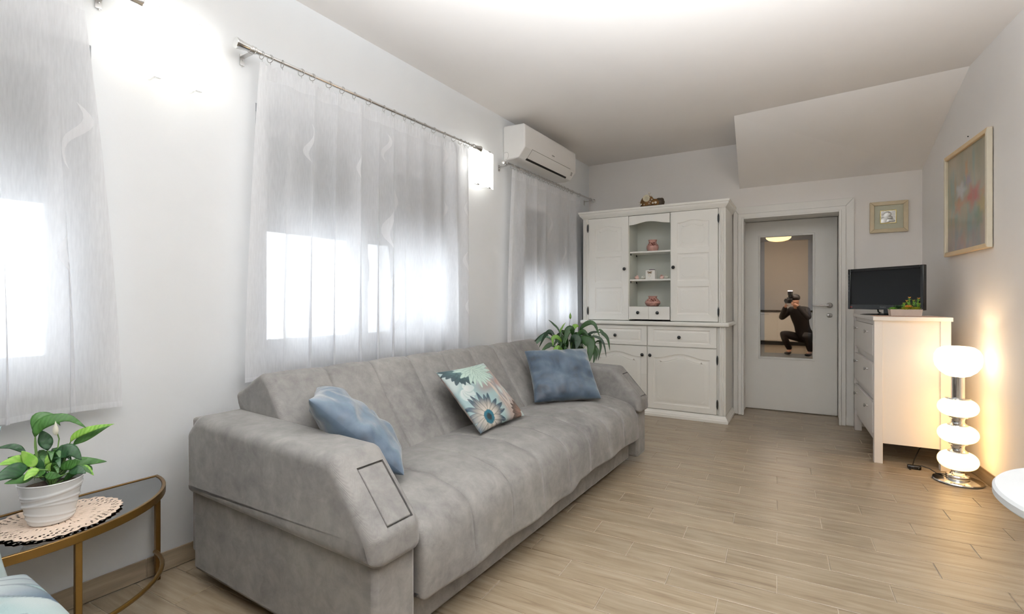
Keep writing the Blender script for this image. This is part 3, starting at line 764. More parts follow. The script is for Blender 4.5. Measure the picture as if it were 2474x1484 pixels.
def pad(poly, y0, y1, r_end, seams=(), sdepth=.006, sw=.012, puff=.0, fn=None, mask=None):
    nr = normals2(poly); ys = []
    K = 6
    ys += [y0+r_end*(1-math.cos(pi/2*k/K)) for k in range(K+1)]
    ye = [y1-r_end*(1-math.cos(pi/2*k/K)) for k in range(K, -1, -1)]
    inner = []
    a, b = y0+r_end, y1-r_end
    n = max(2, int((b-a)/.035)); inner = [a+(b-a)*k/n for k in range(1, n)]
    for s in seams: inner = [q for q in inner if abs(q-s) > sw*1.3] + [s-sw, s-sw*.45, s, s+sw*.45, s+sw]
    ys = ys+sorted(inner)+ye
    rows = []
    for y in ys:
        e = 0
        if y < y0+r_end: e = r_end-math.sqrt(max(0, r_end**2-(y0+r_end-y)**2))
        if y > y1-r_end: e = r_end-math.sqrt(max(0, r_end**2-(y-y1+r_end)**2))
        row = []
        ds = min([abs(y-s) for s in seams], default=1)
        for i, p in enumerate(poly):
            g = 0
            w = 1 if mask is None else mask(p)
            if ds < sw: g += sdepth*(1-ds/sw)**.7*w
            if puff and seams: g -= puff*min(1, ds/.10)**.6*w
            ee = e+g
            q = (p[0]-nr[i][0]*ee, y, p[1]-nr[i][1]*ee)
            row.append(fn(q) if fn else q)
        rows.append(row)
    m = MB(); n = len(poly); vs = [q for r_ in rows for q in r_]
    fs = [(i*n+j, i*n+(j+1) % n, (i+1)*n+(j+1) % n, (i+1)*n+j) for i in range(len(rows)-1) for j in range(n)]
    fs += [tuple(range(n-1, -1, -1)), tuple(range((len(rows)-1)*n, len(rows)*n))]
    return m.add(vs, fs)
def seam_lines(poly, us, dep, fn, sel):
    nr = normals2(poly)
    for u in us:
        pts = [(p[0]-nr[i][0]*(dep+.0055), u, p[1]-nr[i][1]*(dep+.0055)) for i, p in enumerate(poly) if sel(p)]
        k = max(range(len(pts)), key=lambda i: (Vector(pts[i])-Vector(pts[i-1])).length); pts = pts[k:]+pts[:k]
        if fn: pts = [fn(p) for p in pts]
        m = MB(); m.tube(pts, .0022, 6); part('seam', m, M['sofa_dark'], sofa)
sofa = thing('sofa', 'long grey velour sofa bed with channel-stitched seat and sloped arms', 'sofa', FL, (.75, 2.25, 0))
SU0, SU1 = 1.175, 3.335
m = MB(); m.box(.22, 1.21, SU0-.02, SU1+.02, .045, .30); part('base', m, M['sofa'], sofa, .012)
seams = [1.457+.2675*k for k in range(7)]
def smooth01(a, b, x):
    t = min(1, max(0, (x-a)/(b-a))); return t*t*(3-2*t)
def hem(q):
    x, y, z = q
    if z < .30 and x > 1.1:
        f = (1-smooth01(.17, .30, z)); z += f*(.030*smooth01(2.25, 2.42, y)+.016*math.exp(-((y-2.36)/.05)**2)); x += f*.008*math.sin(y*14)
    return (x, y, z)
sp = round_poly([(.60, .27), (.60, .435), (.80, .462), (1.06, .472), (1.275, .425), (1.292, .17), (1.20, .165), (1.18, .27)], [.03, .05, .1, .12, .13, .02, .01, .02], 8)
m = pad(subdivide(sp, .05), SU0+.005, SU1-.005, .03, seams, .009, .008, .008, fn=hem, mask=lambda p: 1 if (p[1] > .2 and p[0] > .62) else 0); part('seat', m, M['sofa'], sofa, smooth=60); seam_lines(subdivide(sp, .03), seams, .0085, hem, lambda p: p[1] > .175 and p[0] > .80)
bp_ = round_poly([(.76, .36), (.44, .825), (.40, .842), (.20, .748), (.215, .70), (.42, .36)], [.03, .045, .03, .03, .02, .03], 6)
m = pad(subdivide(bp_, .05), 1.155, 3.385, .028, seams, .008, .008, .007, mask=lambda p: 1 if p[0] > .3 else 0); part('backrest', m, M['sofa'], sofa, smooth=60); seam_lines(subdivide(bp_, .03), seams, .0085, None, lambda p: p[0] > .36 and p[1] > .42)
m = MB(); m.box(.17, .215, 1.0, 3.50, .12, .668); part('back_frame', m, M['sofa'], sofa, .01)
arm_poly = [(.195, .37), (.19, .62), (.265, .690), (1.105, .672), (1.295, .460), (1.300, .368)]
for (u0, u1, lab) in ((.962, 1.172, None), (3.33, 3.54, None)):
    m = MB(); m.box(.20, 1.272, u0+.028, u1-.012, .055, .40); part('arm_base', m, M['sofa'], sofa, .018)
    ap = subdivide(round_poly(arm_poly, [.03, .05, .05, .05, .04, .03], 6), .06)
    m = pad(ap, u0, u1, .042)
    arm = part('arm', m, M['sofa'], sofa, smooth=50)
    # recess cut in the sloped front
    d = Vector((1.295-1.105, .460-.672)); L_ = d.length; d.normalize(); nn = Vector((-d.y, d.x)); nn = Vector((abs(nn.x), abs(nn.y)))
    s0 = Vector((1.105, .672))+d*(.060); s1 = Vector((1.105, .672))+d*(L_-.020)
    um0, um1 = u0+.068, u1-.034
    cut = MB(); q = [s0-nn*.013, s1-nn*.013, s1+nn*.03, s0+nn*.03]; cut.prism([(v.x, v.y) for v in q], um0, um1, 'Y')
    cme = mesh_of('cutter', cut, None, root_base(sofa), 0); co = bpy.data.objects.new('cutter', cme); COL.objects.link(co); co.matrix_world = Matrix.Translation(sofa.location) @ Matrix.Rotation(FL.a, 4, 'Z')
    bpy.context.view_layer.update()
    bo = arm.modifiers.new('b', 'BOOLEAN'); bo.object = co; bo.operation = 'DIFFERENCE'; bo.solver = 'EXACT'
    bpy.context.view_layer.update()
    nm = bpy.data.meshes.new_from_object(arm.evaluated_get(bpy.context.evaluated_depsgraph_get()))
    arm.modifiers.clear(); arm.data = nm; bpy.data.objects.remove(co)
    try: nm.set_sharp_from_angle(angle=R_(50))
    except Exception: pass
    g = .005; q = [s0+d*g-nn*.012, s1-d*g-nn*.012, s1-d*g-nn*.001, s0+d*g-nn*.001]
    m = MB(); m.prism([(v.x, v.y) for v in q], um0+g, um1-g, 'Y'); part('arm_inset', m, M['sofa'], sofa, .004, seg=3)
for (v, u) in ((1.13, 1.30), (1.13, 3.28), (.30, 1.30), (.30, 3.28)):
    m = MB(); m.lathe([(.022, 0), (.026, .046)], (v, u, 0), 16); part('foot', m, M['sofa_foot'], sofa)

# ------------------------------------------------------------------ cushions
def pillow(w, h, t, n=48, seed=1, crease=.006, color=None, pinch=.10):
    rg = random.Random(seed); cr_ = [(rg.uniform(-1, 1), rg.uniform(-1, 1), rg.uniform(5, 13), rg.uniform(0, 6.28)) for _ in range(7)]
    vs = []; cols = []
    def XY(a, b):
        x = a*w/2*(1-pinch*(1-b*b)*.55); y = b*h/2*(1-pinch*(1-a*a)*.55); return x, y
    for side in (1, -1):
        for i in range(n+1):
            for j in range(n+1):
                a = -1+2*i/n; b = -1+2*j/n
                a = math.copysign(1-(1-abs(a))**1.25, a); b = math.copysign(1-(1-abs(b))**1.25, b)
                x, y = XY(a, b); e = (max(0, 1-a*a)*max(0, 1-b*b))
                th = t/2*e**.42
                edge = min(1, e*6)
                f = sum(math.sin(c[2]*(a*c[0]+b*c[1])+c[3]) for c in cr_)/7
                rad = math.exp(-((1-abs(a))*2.2)**2)*math.sin(b*16+3*a)+math.exp(-((1-abs(b))*2.2)**2)*math.sin(a*16+2*b)
                th += edge*crease*(f*1.6+rad*.30)
                vs.append((x, y, side*max(th, .0008)))
                if color: cols.append(color(a*.5+.5, b*.5+.5) if side == 1 else color(.5-a*.5, b*.5+.5))
    N = (n+1)**2; fs = []
    for s_ in range(2):
        for i in range(n):
            for j in range(n):
                q = (s_*N+i*(n+1)+j, s_*N+i*(n+1)+j+1, s_*N+(i+1)*(n+1)+j+1, s_*N+(i+1)*(n+1)+j); fs.append(q if s_ else q[::-1])
    # side seam
    ring = [i*(n+1) for i in range(n)] + [n*(n+1)+j for j in range(n)] + [i*(n+1)+n for i in range(n, 0, -1)] + [j for j in range(n, 0, -1)]
    for k in range(len(ring)):
        a, b = ring[k], ring[(k+1) % len(ring)]; fs.append((a, b, N+b, N+a))
    m = MB(); m.add(vs, fs); return m, cols
def orient(c, xdir, ydir):
    x = Vector(xdir).normalized(); y = Vector(ydir); y = (y-x*y.dot(x)).normalized(); z = x.cross(y)
    return Matrix(((x.x, y.x, z.x, c[0]), (x.y, y.y, z.y, c[1]), (x.z, y.z, z.z, c[2]), (0, 0, 0, 1)))
def cushion(name, label, w, h, t, c, xd, yd, mat, group, seed=1, color=None, F=FL, n=48, crease=.006, piping=None):
    m, cols = pillow(w, h, t, n=n, seed=seed, color=color, crease=crease)
    Mx = orient(c, xd, yd); mm = MB(); mm.add([tuple(Mx @ Vector(v)) for v in m.v], m.f)
    return single(name, mm, mat, F, c, label, 'cushion', group, smooth=180, vcol=cols or None)

def lerp3(a, b, t): t = min(1, max(0, t)); return tuple(a[i]+(b[i]-a[i])*t for i in range(3))
def C3(r, g, b): return srgb(r, g, b)[:3]
def vnoise(x, y, s=0):
    def h(i, j): 
        n = (i*374761393+j*668265263+s*974711) & 0xffffffff; n = ((n ^ (n >> 13))*1274126177) & 0xffffffff; return ((n ^ (n >> 16)) & 0xffff)/65535
    xi, yi = math.floor(x), math.floor(y); fx, fy = x-xi, y-yi; fx = fx*fx*(3-2*fx); fy = fy*fy*(3-2*fy)
    return (h(xi, yi)*(1-fx)+h(xi+1, yi)*fx)*(1-fy)+(h(xi, yi+1)*(1-fx)+h(xi+1, yi+1)*fx)*fy
def fbm(x, y, s=0): return .5*vnoise(x, y, s)+.3*vnoise(2*x+5, 2*y, s+1)+.2*vnoise(4*x, 4*y+3, s+2)

def npnoise(X, Y, seed, oct_=3):
    rs = np.random.RandomState(seed); out = np.zeros_like(X); amp = .55; f = 1
    for o_ in range(oct_):
        g = rs.rand(64, 64); x = (X*f) % 63; y = (Y*f) % 63; xi = x.astype(int); yi = y.astype(int); fx = x-xi; fy = y-yi
        fx = fx*fx*(3-2*fx); fy = fy*fy*(3-2*fy)
        out += amp*((g[yi, xi]*(1-fx)+g[yi, xi+1]*fx)*(1-fy)+(g[yi+1, xi]*(1-fx)+g[yi+1, xi+1]*fx)*fy); amp *= .5; f *= 2.1
    return out
TS = 300
TY_, TX_ = np.mgrid[0:TS, 0:TS]/(TS-1.0)
def blend(img, m, col):
    m = np.clip(m, 0, 1)[..., None]; img[:] = img*(1-m)+np.array(col)*m
def sstep(a, b, x):
    t = np.clip((x-a)/(b-a), 0, 1); return t*t*(3-2*t)
def flower(img, cx, cy, R, n, w, base, tip, dark, seed, a0=0, a1=6.283, core=None, cr=.2, layers=1):
    rs = np.random.RandomState(seed)
    for L in range(layers):
        Rl = R*(1-.22*L)
        for k in rs.permutation(n):
            a = a0+(a1-a0)*(k+.5*(L % 2))/n+rs.uniform(-.07, .07); ln = Rl*rs.uniform(.85, 1.08)
            dx, dy = TX_-cx, TY_-cy; t = (dx*math.cos(a)+dy*math.sin(a))/ln; q = (-dx*math.sin(a)+dy*math.cos(a))/(w*Rl)
            q = q+.25*rs.uniform(-1, 1)*t*t
            wd = np.clip(np.sin(np.pi*np.clip(t, 0, 1)**.85), 0, 1)**.6*.5
            inside = (1-sstep(.85, 1.05, np.abs(q)/(wd+1e-4)))*(t > .02)*(t < 1)
            mixv = sstep(.15, .85, t)[..., None]; c = np.array(base)*(1-mixv)+np.array(tip)*mixv
            st = sstep(.5, .8, npnoise(q*9+k*7+40, t*2+3, seed+k, 2))[..., None]*.55; c = c*(1-st)+np.array(base)*st
            ed = sstep(.55, .95, np.abs(q)/(wd+1e-4))[..., None]*.75; c = c*(1-ed)+np.array(dark)*ed
            m = inside[..., None]; img[:] = img*(1-m)+c*m
    if core is not None:
        rr = np.hypot(TX_-cx, TY_-cy)/(R*cr)+.25*(npnoise(TX_*60, TY_*60, seed)-.5)
        blend(img, 1-sstep(.9, 1.05, rr), core); blend(img, 1-sstep(.35, .6, rr), C3(6, 18, 24))
def make_floral(kind):
    img = np.zeros((TS, TS, 3)); f = npnoise(TX_*4, TY_*4, 3+kind); g = npnoise(TX_*5+9, TY_*4, 17+kind)
    img[:] = np.array(C3(150, 174, 174)); blend(img, sstep(.35, .65, f), C3(186, 198, 196))
    if kind == 0:
        blend(img, (1-sstep(.0, .16, np.abs(TY_-.56-.12*(TX_-.5))))*sstep(.25, .5, TX_)*.8, C3(142, 116, 112))
        blend(img, sstep(.45, .62, g)*sstep(.5, .7, TX_)*.7, C3(168, 134, 122))
        for k in range(9):
            x0 = .62+.045*k; c = x0+.10*np.sin(TY_*3+k); blend(img, (1-sstep(.006, .028, np.abs(TX_-c)))*sstep(.1, .25, TY_)*(1-sstep(.55, .7, TY_))*.75, (C3(206, 182, 162), C3(120, 122, 128), C3(200, 190, 178))[k % 3])
        flower(img, .12, .62, .20, 5, .75, C3(216, 222, 218), C3(196, 208, 206), C3(150, 176, 174), 5, -1.9, .9)
        flower(img, .26, .93, .28, 11, .36, C3(74, 100, 100), C3(28, 52, 58), C3(14, 30, 36), 6, 2.4, 5.3)
        flower(img, .58, .93, .40, 20, .22, C3(186, 206, 192), C3(190, 212, 200), C3(62, 104, 98), 7, 0, 6.283, layers=3)
        flower(img, .93, .06, .22, 7, .40, C3(128, 100, 86), C3(70, 58, 50), C3(30, 30, 28), 8, 1.4, 4.2)
        flower(img, .24, .13, .36, 21, .24, C3(206, 196, 182), C3(12, 50, 68), C3(4, 24, 36), 9, 0, 6.283, core=C3(10, 84, 100), cr=.27)
    else:
        img[:] = img*1.12; blend(img, sstep(.5, .65, g)*.5, C3(186, 170, 168))
        flower(img, .90, .62, .42, 7, .45, C3(206, 204, 204), C3(44, 62, 76), C3(26, 40, 52), 21, 1.6, 4.6)
        flower(img, .20, .78, .42, 9, .35, C3(206, 216, 216), C3(70, 88, 104), C3(36, 50, 64), 22)
        flower(img, .35, .25, .26, 15, .25, C3(170, 196, 196), C3(24, 84, 92), C3(10, 44, 52), 23, core=C3(10, 70, 80))
    img = np.clip(img*(.70 if kind == 0 else .75), 0, 1)
    def fn(x, y):
        X = min(max(x, 0), 1)*(TS-1); Y = min(max(y, 0), 1)*(TS-1); i, j = int(X), int(Y); i2, j2 = min(i+1, TS-1), min(j+1, TS-1); fx, fy = X-i, Y-j
        return (img[j, i]*(1-fx)+img[j, i2]*fx)*(1-fy)+(img[j2, i]*(1-fx)+img[j2, i2]*fx)*fy
    return fn
floral = make_floral(0); floral2 = make_floral(1)
G_ = 'scatter cushions on the sofa'
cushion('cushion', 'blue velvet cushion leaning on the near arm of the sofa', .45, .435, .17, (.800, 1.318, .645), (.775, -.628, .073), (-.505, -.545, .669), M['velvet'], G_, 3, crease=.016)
cushion('cushion', 'floral printed cushion with teal daisies standing in the middle of the sofa', .426, .405, .10, (.775, 2.202, .628), (0, 1, .014), (-.714, -.01, .70), M['print'], G_, 5, color=floral, n=180, crease=.004)
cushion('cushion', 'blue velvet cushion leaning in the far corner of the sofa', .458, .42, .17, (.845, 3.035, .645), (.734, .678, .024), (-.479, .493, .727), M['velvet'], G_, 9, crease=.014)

# floral armchair, only its corner is in view
ac = thing('armchair', 'floral upholstered armchair cut off by the lower left corner', 'armchair', FL, (.80, .02, 0))
m = MB(); m.box(.50, 1.12, -.30, .33, .12, .30); part('base', m, M['sofa'], ac, .03)
def fl_part(name, w, h, t, c, xd, yd, seed, pinch=.02):
    m, cols = pillow(w, h, t, n=100, seed=seed, color=floral2, crease=.003, pinch=pinch); Mx = orient(c, xd, yd); mm = MB(); mm.add([tuple(Mx @ Vector(v)) for v in m.v], m.f)
    return part(name, mm, M['print'], ac, smooth=180, vcol=cols)
fl_part('seat_cushion', .60, .68, .20, (.935, .055, .440), (1, 0, 0), (0, 1, 0), 4)
fl_part('back_cushion', .70, .40, .17, (.57, .02, .62), (0, 1, 0), (-.2, 0, 1), 8, pinch=.12)
for (v, u) in ((.55, -.25), (.55, .28), (1.07, -.25), (1.07, .28)):
    m = MB(); m.tube([(v, u, 0), (v, u, .13)], [.015, .022], 12); part('leg', m, M['cab_brown'], ac)

# ================================================================== HALF-MOON SIDE TABLE
TU, TA, TB, TZ = .47, .462, .395, .425
tb = thing('side_table', 'half-moon side table with smoked glass top and bronze frame', 'side table', FL, (.2, TU, 0))
def halfarc(a, b, n=40, v0=.035): return [(v0+b*math.sin(pi*k/n), TU+a*math.cos(pi*k/n)) for k in range(n+1)]
oa = halfarc(TA, TB); ia = halfarc(TA-.012, TB-.012)
m = MB(); n = len(oa)
vs = [(p[0], p[1], TZ-.028) for p in oa]+[(p[0], p[1], TZ) for p in oa]+[(p[0]+(.0), p[1], TZ-.028) for p in ia]+[(p[0], p[1], TZ) for p in ia]
fs = []
for k in range(n-1):
    fs += [(k, k+1, n+k+1, n+k), (2*n+k, 3*n+k, 3*n+k+1, 2*n+k+1), (n+k, n+k+1, 3*n+k+1, 3*n+k), (k, 2*n+k, 2*n+k+1, k+1)]
fs += [(0, n, 3*n, 2*n), (n-1, 3*n-1, 4*n-1, 2*n-1)]
m.add(vs, fs); m.box(.025, .037, TU-TA, TU+TA, TZ-.028, TZ); part('rim', m, M['bronze'], tb, .0015)
m = MB(); m.prism([(p[0], p[1]) for p in halfarc(TA-.013, TB-.013)], TZ-.009, TZ-.003, 'Z'); part('glass_top', m, M['smoked'], tb, .001)
for (v, u) in ((.055, TU+TA-.012), (.055, TU-TA+.012), (.035+(TB-.012)*math.sin(R_(78)), TU+(TA-.012)*math.cos(R_(78))), (.035+(TB-.012)*math.sin(R_(118)), TU+(TA-.012)*math.cos(R_(118)))):
    m = MB(); m.box(v-.009, v+.009, u-.009, u+.009, 0, TZ-.026); part('leg', m, M['bronze'], tb, .002)
m = MB(); m.tube([(p[0]+.02, p[1], .12) for p in halfarc(TA-.02, TB-.012, 32)], .008, 10); part('stretcher', m, M['bronze'], tb)

# crochet doily under the pot
dc = (.225, .565); DR = .165
m = MB(); nr_, na = 16, 144
ring = [[] for _ in range(nr_+1)]; z0 = TZ+.0015
def dp(i, j):
    r = DR*(.02+.98*i/nr_); a = 2*pi*j/na
    if i == nr_: r *= 1+.022*math.cos(a*36)
    el = 1.0+.05*math.cos(a*3+1)
    return (dc[0]+r*el*math.cos(a)*1.0, dc[1]+r*el*math.sin(a), z0+.0012*math.sin(a*18)*(i/nr_)+.0008*(i % 2)+(.003*max(0, math.sin(a*6+1)) if i > nr_-3 else 0))
vs = [dp(i, j) for i in range(nr_+1) for j in range(na)]; fs = []
for i in range(nr_):
    for j in range(na):
        hole = (i in (8, 10, 12, 13, 14)) and ((j+i) % 3 == 0) and ((j//12+i//9) % 2 == 0 or i > 12) or (i == 5 and j % 6 == 0)
        if not hole: fs.append((i*na+j, i*na+(j+1) % na, (i+1)*na+(j+1) % na, (i+1)*na+j))
m.add(vs, fs); d_ = single('doily', m, M['doily'], FL, (dc[0], dc[1], TZ), 'cream crochet doily under the ribbed white plant pot', 'doily', smooth=60)
so = d_.modifiers.new('thick', 'SOLIDIFY'); so.thickness = .0016; so.offset = 1

# potted plants
def leaf_mesh(pts, w, kind, seg=18, droop=.12):
    P = [Vector(p) for p in pts]
    def cat(t):
        n = len(P)-1; f = t*n; i = min(int(f), n-1); f -= i
        p0, p1, p2, p3 = P[max(i-1, 0)], P[i], P[i+1], P[min(i+2, n)]
        return .5*((2*p1)+(-p0+p2)*f+(2*p0-5*p1+4*p2-p3)*f*f+(-p0+3*p1-3*p2+p3)*f**3)
    cl = [cat(i/seg) for i in range(seg+1)]; st = .30
    view = Vector((0, 0, 1))
    rows = []; stem = []
    for i, c in enumerate(cl):
        t = i/seg; tan = (cl[min(i+1, seg)]-cl[max(i-1, 0)]).normalized()
        side = tan.cross(FACE); 
        if side.length < .15: side = tan.cross(Vector((0, 0, 1)))
        side.normalize(); nrm = side.cross(tan).normalized()
        if nrm.dot(FACE) < 0: nrm = -nrm
        if t <= st: stem.append(c)
        if t >= st-.03:
            q = (t-st+.03)/(1-st+.03); ww = w*(math.sin(pi*min(1, q**.78))**1.0)*(1-.25*q)*.5+.0005
            row = []
            for e in (-1, -.66, -.33, 0, .33, .66, 1):
                wav = .06*ww*math.sin(q*22+e*2)
                row.append(c+side*(e*ww)-nrm*(abs(e)**1.3*ww*droop)+nrm*(-.10*ww*(1-abs(e)))+nrm*wav*abs(e))
            rows.append(row)
    return rows, stem
def leaves(parent, data, mats, F_face, wmul=1.0):
    global FACE
    FACE = F_face
    for w, kind, pts in data:
        rows, stem = leaf_mesh(pts, w*wmul, kind)
        m = MB(); m.grid([[tuple(p) for p in r_] for r_ in rows])
        l = part('leaf', m, M[mats[kind]], parent, smooth=180)
        so = l.modifiers.new('thick', 'SOLIDIFY'); so.thickness = .0007
        if len(stem) > 1:
            s = MB(); s.tube([tuple(p) for p in stem], [.0026-.0012*i/len(stem) for i in range(len(stem))], 6); part('stalk', s, M['stem'], l)
PLANT1= [(0.05, 0, [(-2.129, 0.591, 0.621), (-2.127, 0.584, 0.691), (-2.121, 0.59, 0.739), (-2.11, 0.615, 0.761), (-2.093, 0.658, 0.762), (-2.077, 0.699, 0.722)]), (0.035, 0, [(-2.158, 0.6, 0.623), (-2.163, 0.597, 0.682), (-2.168, 0.595, 0.751), (-2.168, 0.608, 0.77), (-2.163, 0.64, 0.761), (-2.162, 0.658, 0.727)]), (0.05, 2, [(-2.141, 0.621, 0.62), (-2.148, 0.621, 0.663), (-2.157, 0.616, 0.697), (-2.166, 0.61, 0.722)]), (0.03, 1, [(-2.113, 0.649, 0.607), (-2.101, 0.664, 0.675), (-2.088, 0.681, 0.704), (-2.069, 0.72, 0.719), (-2.047, 0.767, 0.724)]), (0.04, 0, [(-2.121, 0.654, 0.608), (-2.113, 0.674, 0.661), (-2.101, 0.705, 0.687), (-2.088, 0.743, 0.709), (-2.077, 0.771, 0.718)]), (0.06, 2, [(-2.088, 0.625, 0.612), (-2.08, 0.629, 0.643), (-2.066, 0.654, 0.661), (-2.052, 0.679, 0.623)]), (0.045, 0, [(-2.114, 0.644, 0.577), (-2.112, 0.673, 0.6), (-2.109, 0.708, 0.601), (-2.1, 0.765, 0.586)]), (0.045, 2, [(-2.085, 0.636, 0.577), (-2.072, 0.656, 0.587), (-2.061, 0.672, 0.591), (-2.049, 0.689, 0.577)]), (0.02, 1, [(-2.102, 0.685, 0.592), (-2.087, 0.701, 0.587), (-2.072, 0.718, 0.557)]), (0.02, 0, [(-2.121, 0.691, 0.591), (-2.114, 0.717, 0.578), (-2.111, 0.727, 0.561)]), (0.025, 2, [(-2.149, 0.594, 0.605), (-2.161, 0.567, 0.663), (-2.171, 0.543, 0.685), (-2.184, 0.509, 0.686)]), (0.045, 1, [(-2.12, 0.588, 0.605), (-2.114, 0.561, 0.641), (-2.108, 0.534, 0.653), (-2.105, 0.495, 0.651)]), (0.045, 1, [(-2.101, 0.581, 0.605), (-2.104, 0.57, 0.638), (-2.11, 0.549, 0.678)]), (0.05, 2, [(-2.171, 0.592, 0.595), (-2.183, 0.575, 0.611), (-2.194, 0.558, 0.632), (-2.206, 0.541, 0.644)]), (0.065, 2, [(-2.092, 0.577, 0.607), (-2.079, 0.55, 0.627), (-2.068, 0.515, 0.63), (-2.059, 0.472, 0.617)]), (0.035, 1, [(-2.075, 0.6, 0.61), (-2.071, 0.576, 0.617), (-2.066, 0.557, 0.612), (-2.061, 0.541, 0.596)]), (0.035, 0, [(-2.078, 0.589, 0.591), (-2.072, 0.561, 0.598), (-2.067, 0.532, 0.601), (-2.062, 0.498, 0.601)]), (0.04, 1, [(-2.1, 0.621, 0.584), (-2.096, 0.615, 0.608), (-2.088, 0.627, 0.618)]), (0.04, 0, [(-2.123, 0.614, 0.591), (-2.134, 0.612, 0.614), (-2.146, 0.606, 0.633)]), (0.045, 0, [(-2.097, 0.63, 0.581), (-2.077, 0.647, 0.608), (-2.053, 0.676, 0.619)]), (0.03, 1, [(-2.127, 0.599, 0.595), (-2.131, 0.621, 0.631), (-2.138, 0.632, 0.649)]), (0.035, 0, [(-2.089, 0.586, 0.587), (-2.073, 0.604, 0.59), (-2.056, 0.627, 0.585)]), (0.04, 0, [(-2.096, 0.561, 0.594), (-2.082, 0.575, 0.604), (-2.066, 0.593, 0.607)])]
PLANT2= [(0.022, 0, [(-1.845, 4.019, 0.782), (-1.874, 4.026, 0.865), (-1.934, 4.02, 0.94), (-1.983, 4.019, 0.977)]), (0.02, 1, [(-1.861, 4.035, 0.781), (-1.873, 4.041, 0.844), (-1.862, 4.056, 0.912), (-1.838, 4.076, 0.955)]), (0.09, 0, [(-1.733, 4.01, 0.819), (-1.731, 3.985, 0.872), (-1.761, 3.948, 0.885), (-1.777, 3.917, 0.769)]), (0.055, 1, [(-1.791, 4.094, 0.795), (-1.783, 4.115, 0.875), (-1.767, 4.139, 0.923), (-1.746, 4.166, 0.914)]), (0.055, 0, [(-1.756, 4.054, 0.744), (-1.708, 4.06, 0.861), (-1.637, 4.074, 0.949), (-1.568, 4.088, 0.946), (-1.52, 4.093, 0.83)]), (0.03, 2, [(-1.742, 4.06, 0.744), (-1.659, 4.085, 0.809), (-1.591, 4.105, 0.872), (-1.513, 4.128, 0.867)]), (0.04, 0, [(-1.647, 4.097, 0.825), (-1.562, 4.117, 0.878), (-1.504, 4.126, 0.864), (-1.46, 4.13, 0.814), (-1.44, 4.124, 0.714)]), (0.03, 2, [(-1.697, 4.024, 0.765), (-1.62, 4.041, 0.818), (-1.526, 4.064, 0.832), (-1.475, 4.07, 0.775), (-1.452, 4.066, 0.665)]), (0.06, 0, [(-1.765, 4.083, 0.797), (-1.721, 4.111, 0.845), (-1.687, 4.135, 0.861), (-1.654, 4.159, 0.825)]), (0.12, 0, [(-1.713, 3.964, 0.769), (-1.644, 3.948, 0.8), (-1.545, 3.944, 0.782), (-1.547, 3.9, 0.621)]), (0.03, 0, [(-1.661, 4.091, 0.745), (-1.561, 4.113, 0.788), (-1.519, 4.111, 0.751), (-1.535, 4.087, 0.625)]), (0.04, 0, [(-1.679, 4.031, 0.757), (-1.564, 4.058, 0.753), (-1.548, 4.046, 0.685), (-1.556, 4.025, 0.595)]), (0.045, 2, [(-1.838, 4.022, 0.759), (-1.922, 3.996, 0.853), (-1.985, 3.979, 0.852), (-2.05, 3.961, 0.723)]), (0.035, 2, [(-1.85, 4.05, 0.756), (-1.955, 4.027, 0.842), (-2.046, 4.009, 0.832), (-2.13, 3.994, 0.76)]), (0.05, 3, [(-1.846, 4.041, 0.749), (-1.97, 4.003, 0.819), (-2.05, 3.982, 0.801), (-2.104, 3.972, 0.73)]), (0.055, 0, [(-1.818, 4.008, 0.721), (-1.906, 3.963, 0.748), (-1.954, 3.934, 0.744), (-2.003, 3.904, 0.691)]), (0.05, 1, [(-1.806, 3.981, 0.724), (-1.844, 3.95, 0.736), (-1.896, 3.914, 0.696)]), (0.1, 2, [(-1.746, 3.951, 0.753), (-1.713, 3.935, 0.813), (-1.656, 3.929, 0.812), (-1.664, 3.897, 0.728)]), (0.06, 0, [(-1.795, 3.985, 0.7), (-1.806, 3.981, 0.755), (-1.791, 3.987, 0.704)]), (0.05, 1, [(-1.83, 4.025, 0.743), (-1.854, 4.002, 0.799), (-1.908, 3.966, 0.823), (-1.906, 3.953, 0.749)]), (0.05, 1, [(-1.695, 4.132, 0.765), (-1.644, 4.145, 0.806), (-1.609, 4.151, 0.799), (-1.636, 4.134, 0.759)]), (0.05, 0, [(-1.742, 4.081, 0.758), (-1.683, 4.104, 0.823), (-1.625, 4.127, 0.832), (-1.581, 4.144, 0.785)]), (0.035, 0, [(-1.679, 4.031, 0.757), (-1.579, 4.052, 0.729), (-1.526, 4.055, 0.716), (-1.535, 4.034, 0.629)]), (0.05, 0, [(-1.836, 4.077, 0.738), (-1.892, 4.073, 0.801), (-1.933, 4.075, 0.824), (-1.986, 4.072, 0.806)]), (0.05, 0, [(-1.779, 4.045, 0.72), (-1.688, 4.054, 0.724), (-1.657, 4.039, 0.699)]), (0.05, 0, [(-1.79, 4.041, 0.72), (-1.764, 4.051, 0.768), (-1.793, 4.04, 0.799)])]
c1 = FL.w((.235, .545, 0))
pl = thing('potted_peace_lily', 'peace lily with one white flower in a ribbed white pot on the glass table', 'potted plant', FW, (c1.x, c1.y, TZ))
pz = TZ+.0055
prof = [(.0, 0), (.052, 0), (.056, .004)]
PH = .135
for k in range(1, 60):
    t = k/60; r = .056+.0255*t**.9; prof.append((r, .004+(PH-.004)*t))
prof += [(.0825, PH), (.0805, PH+.002), (.077, PH-.002), (.074, PH-.03), (.0, PH-.03)]
m = MB(); n = 72; vs = []
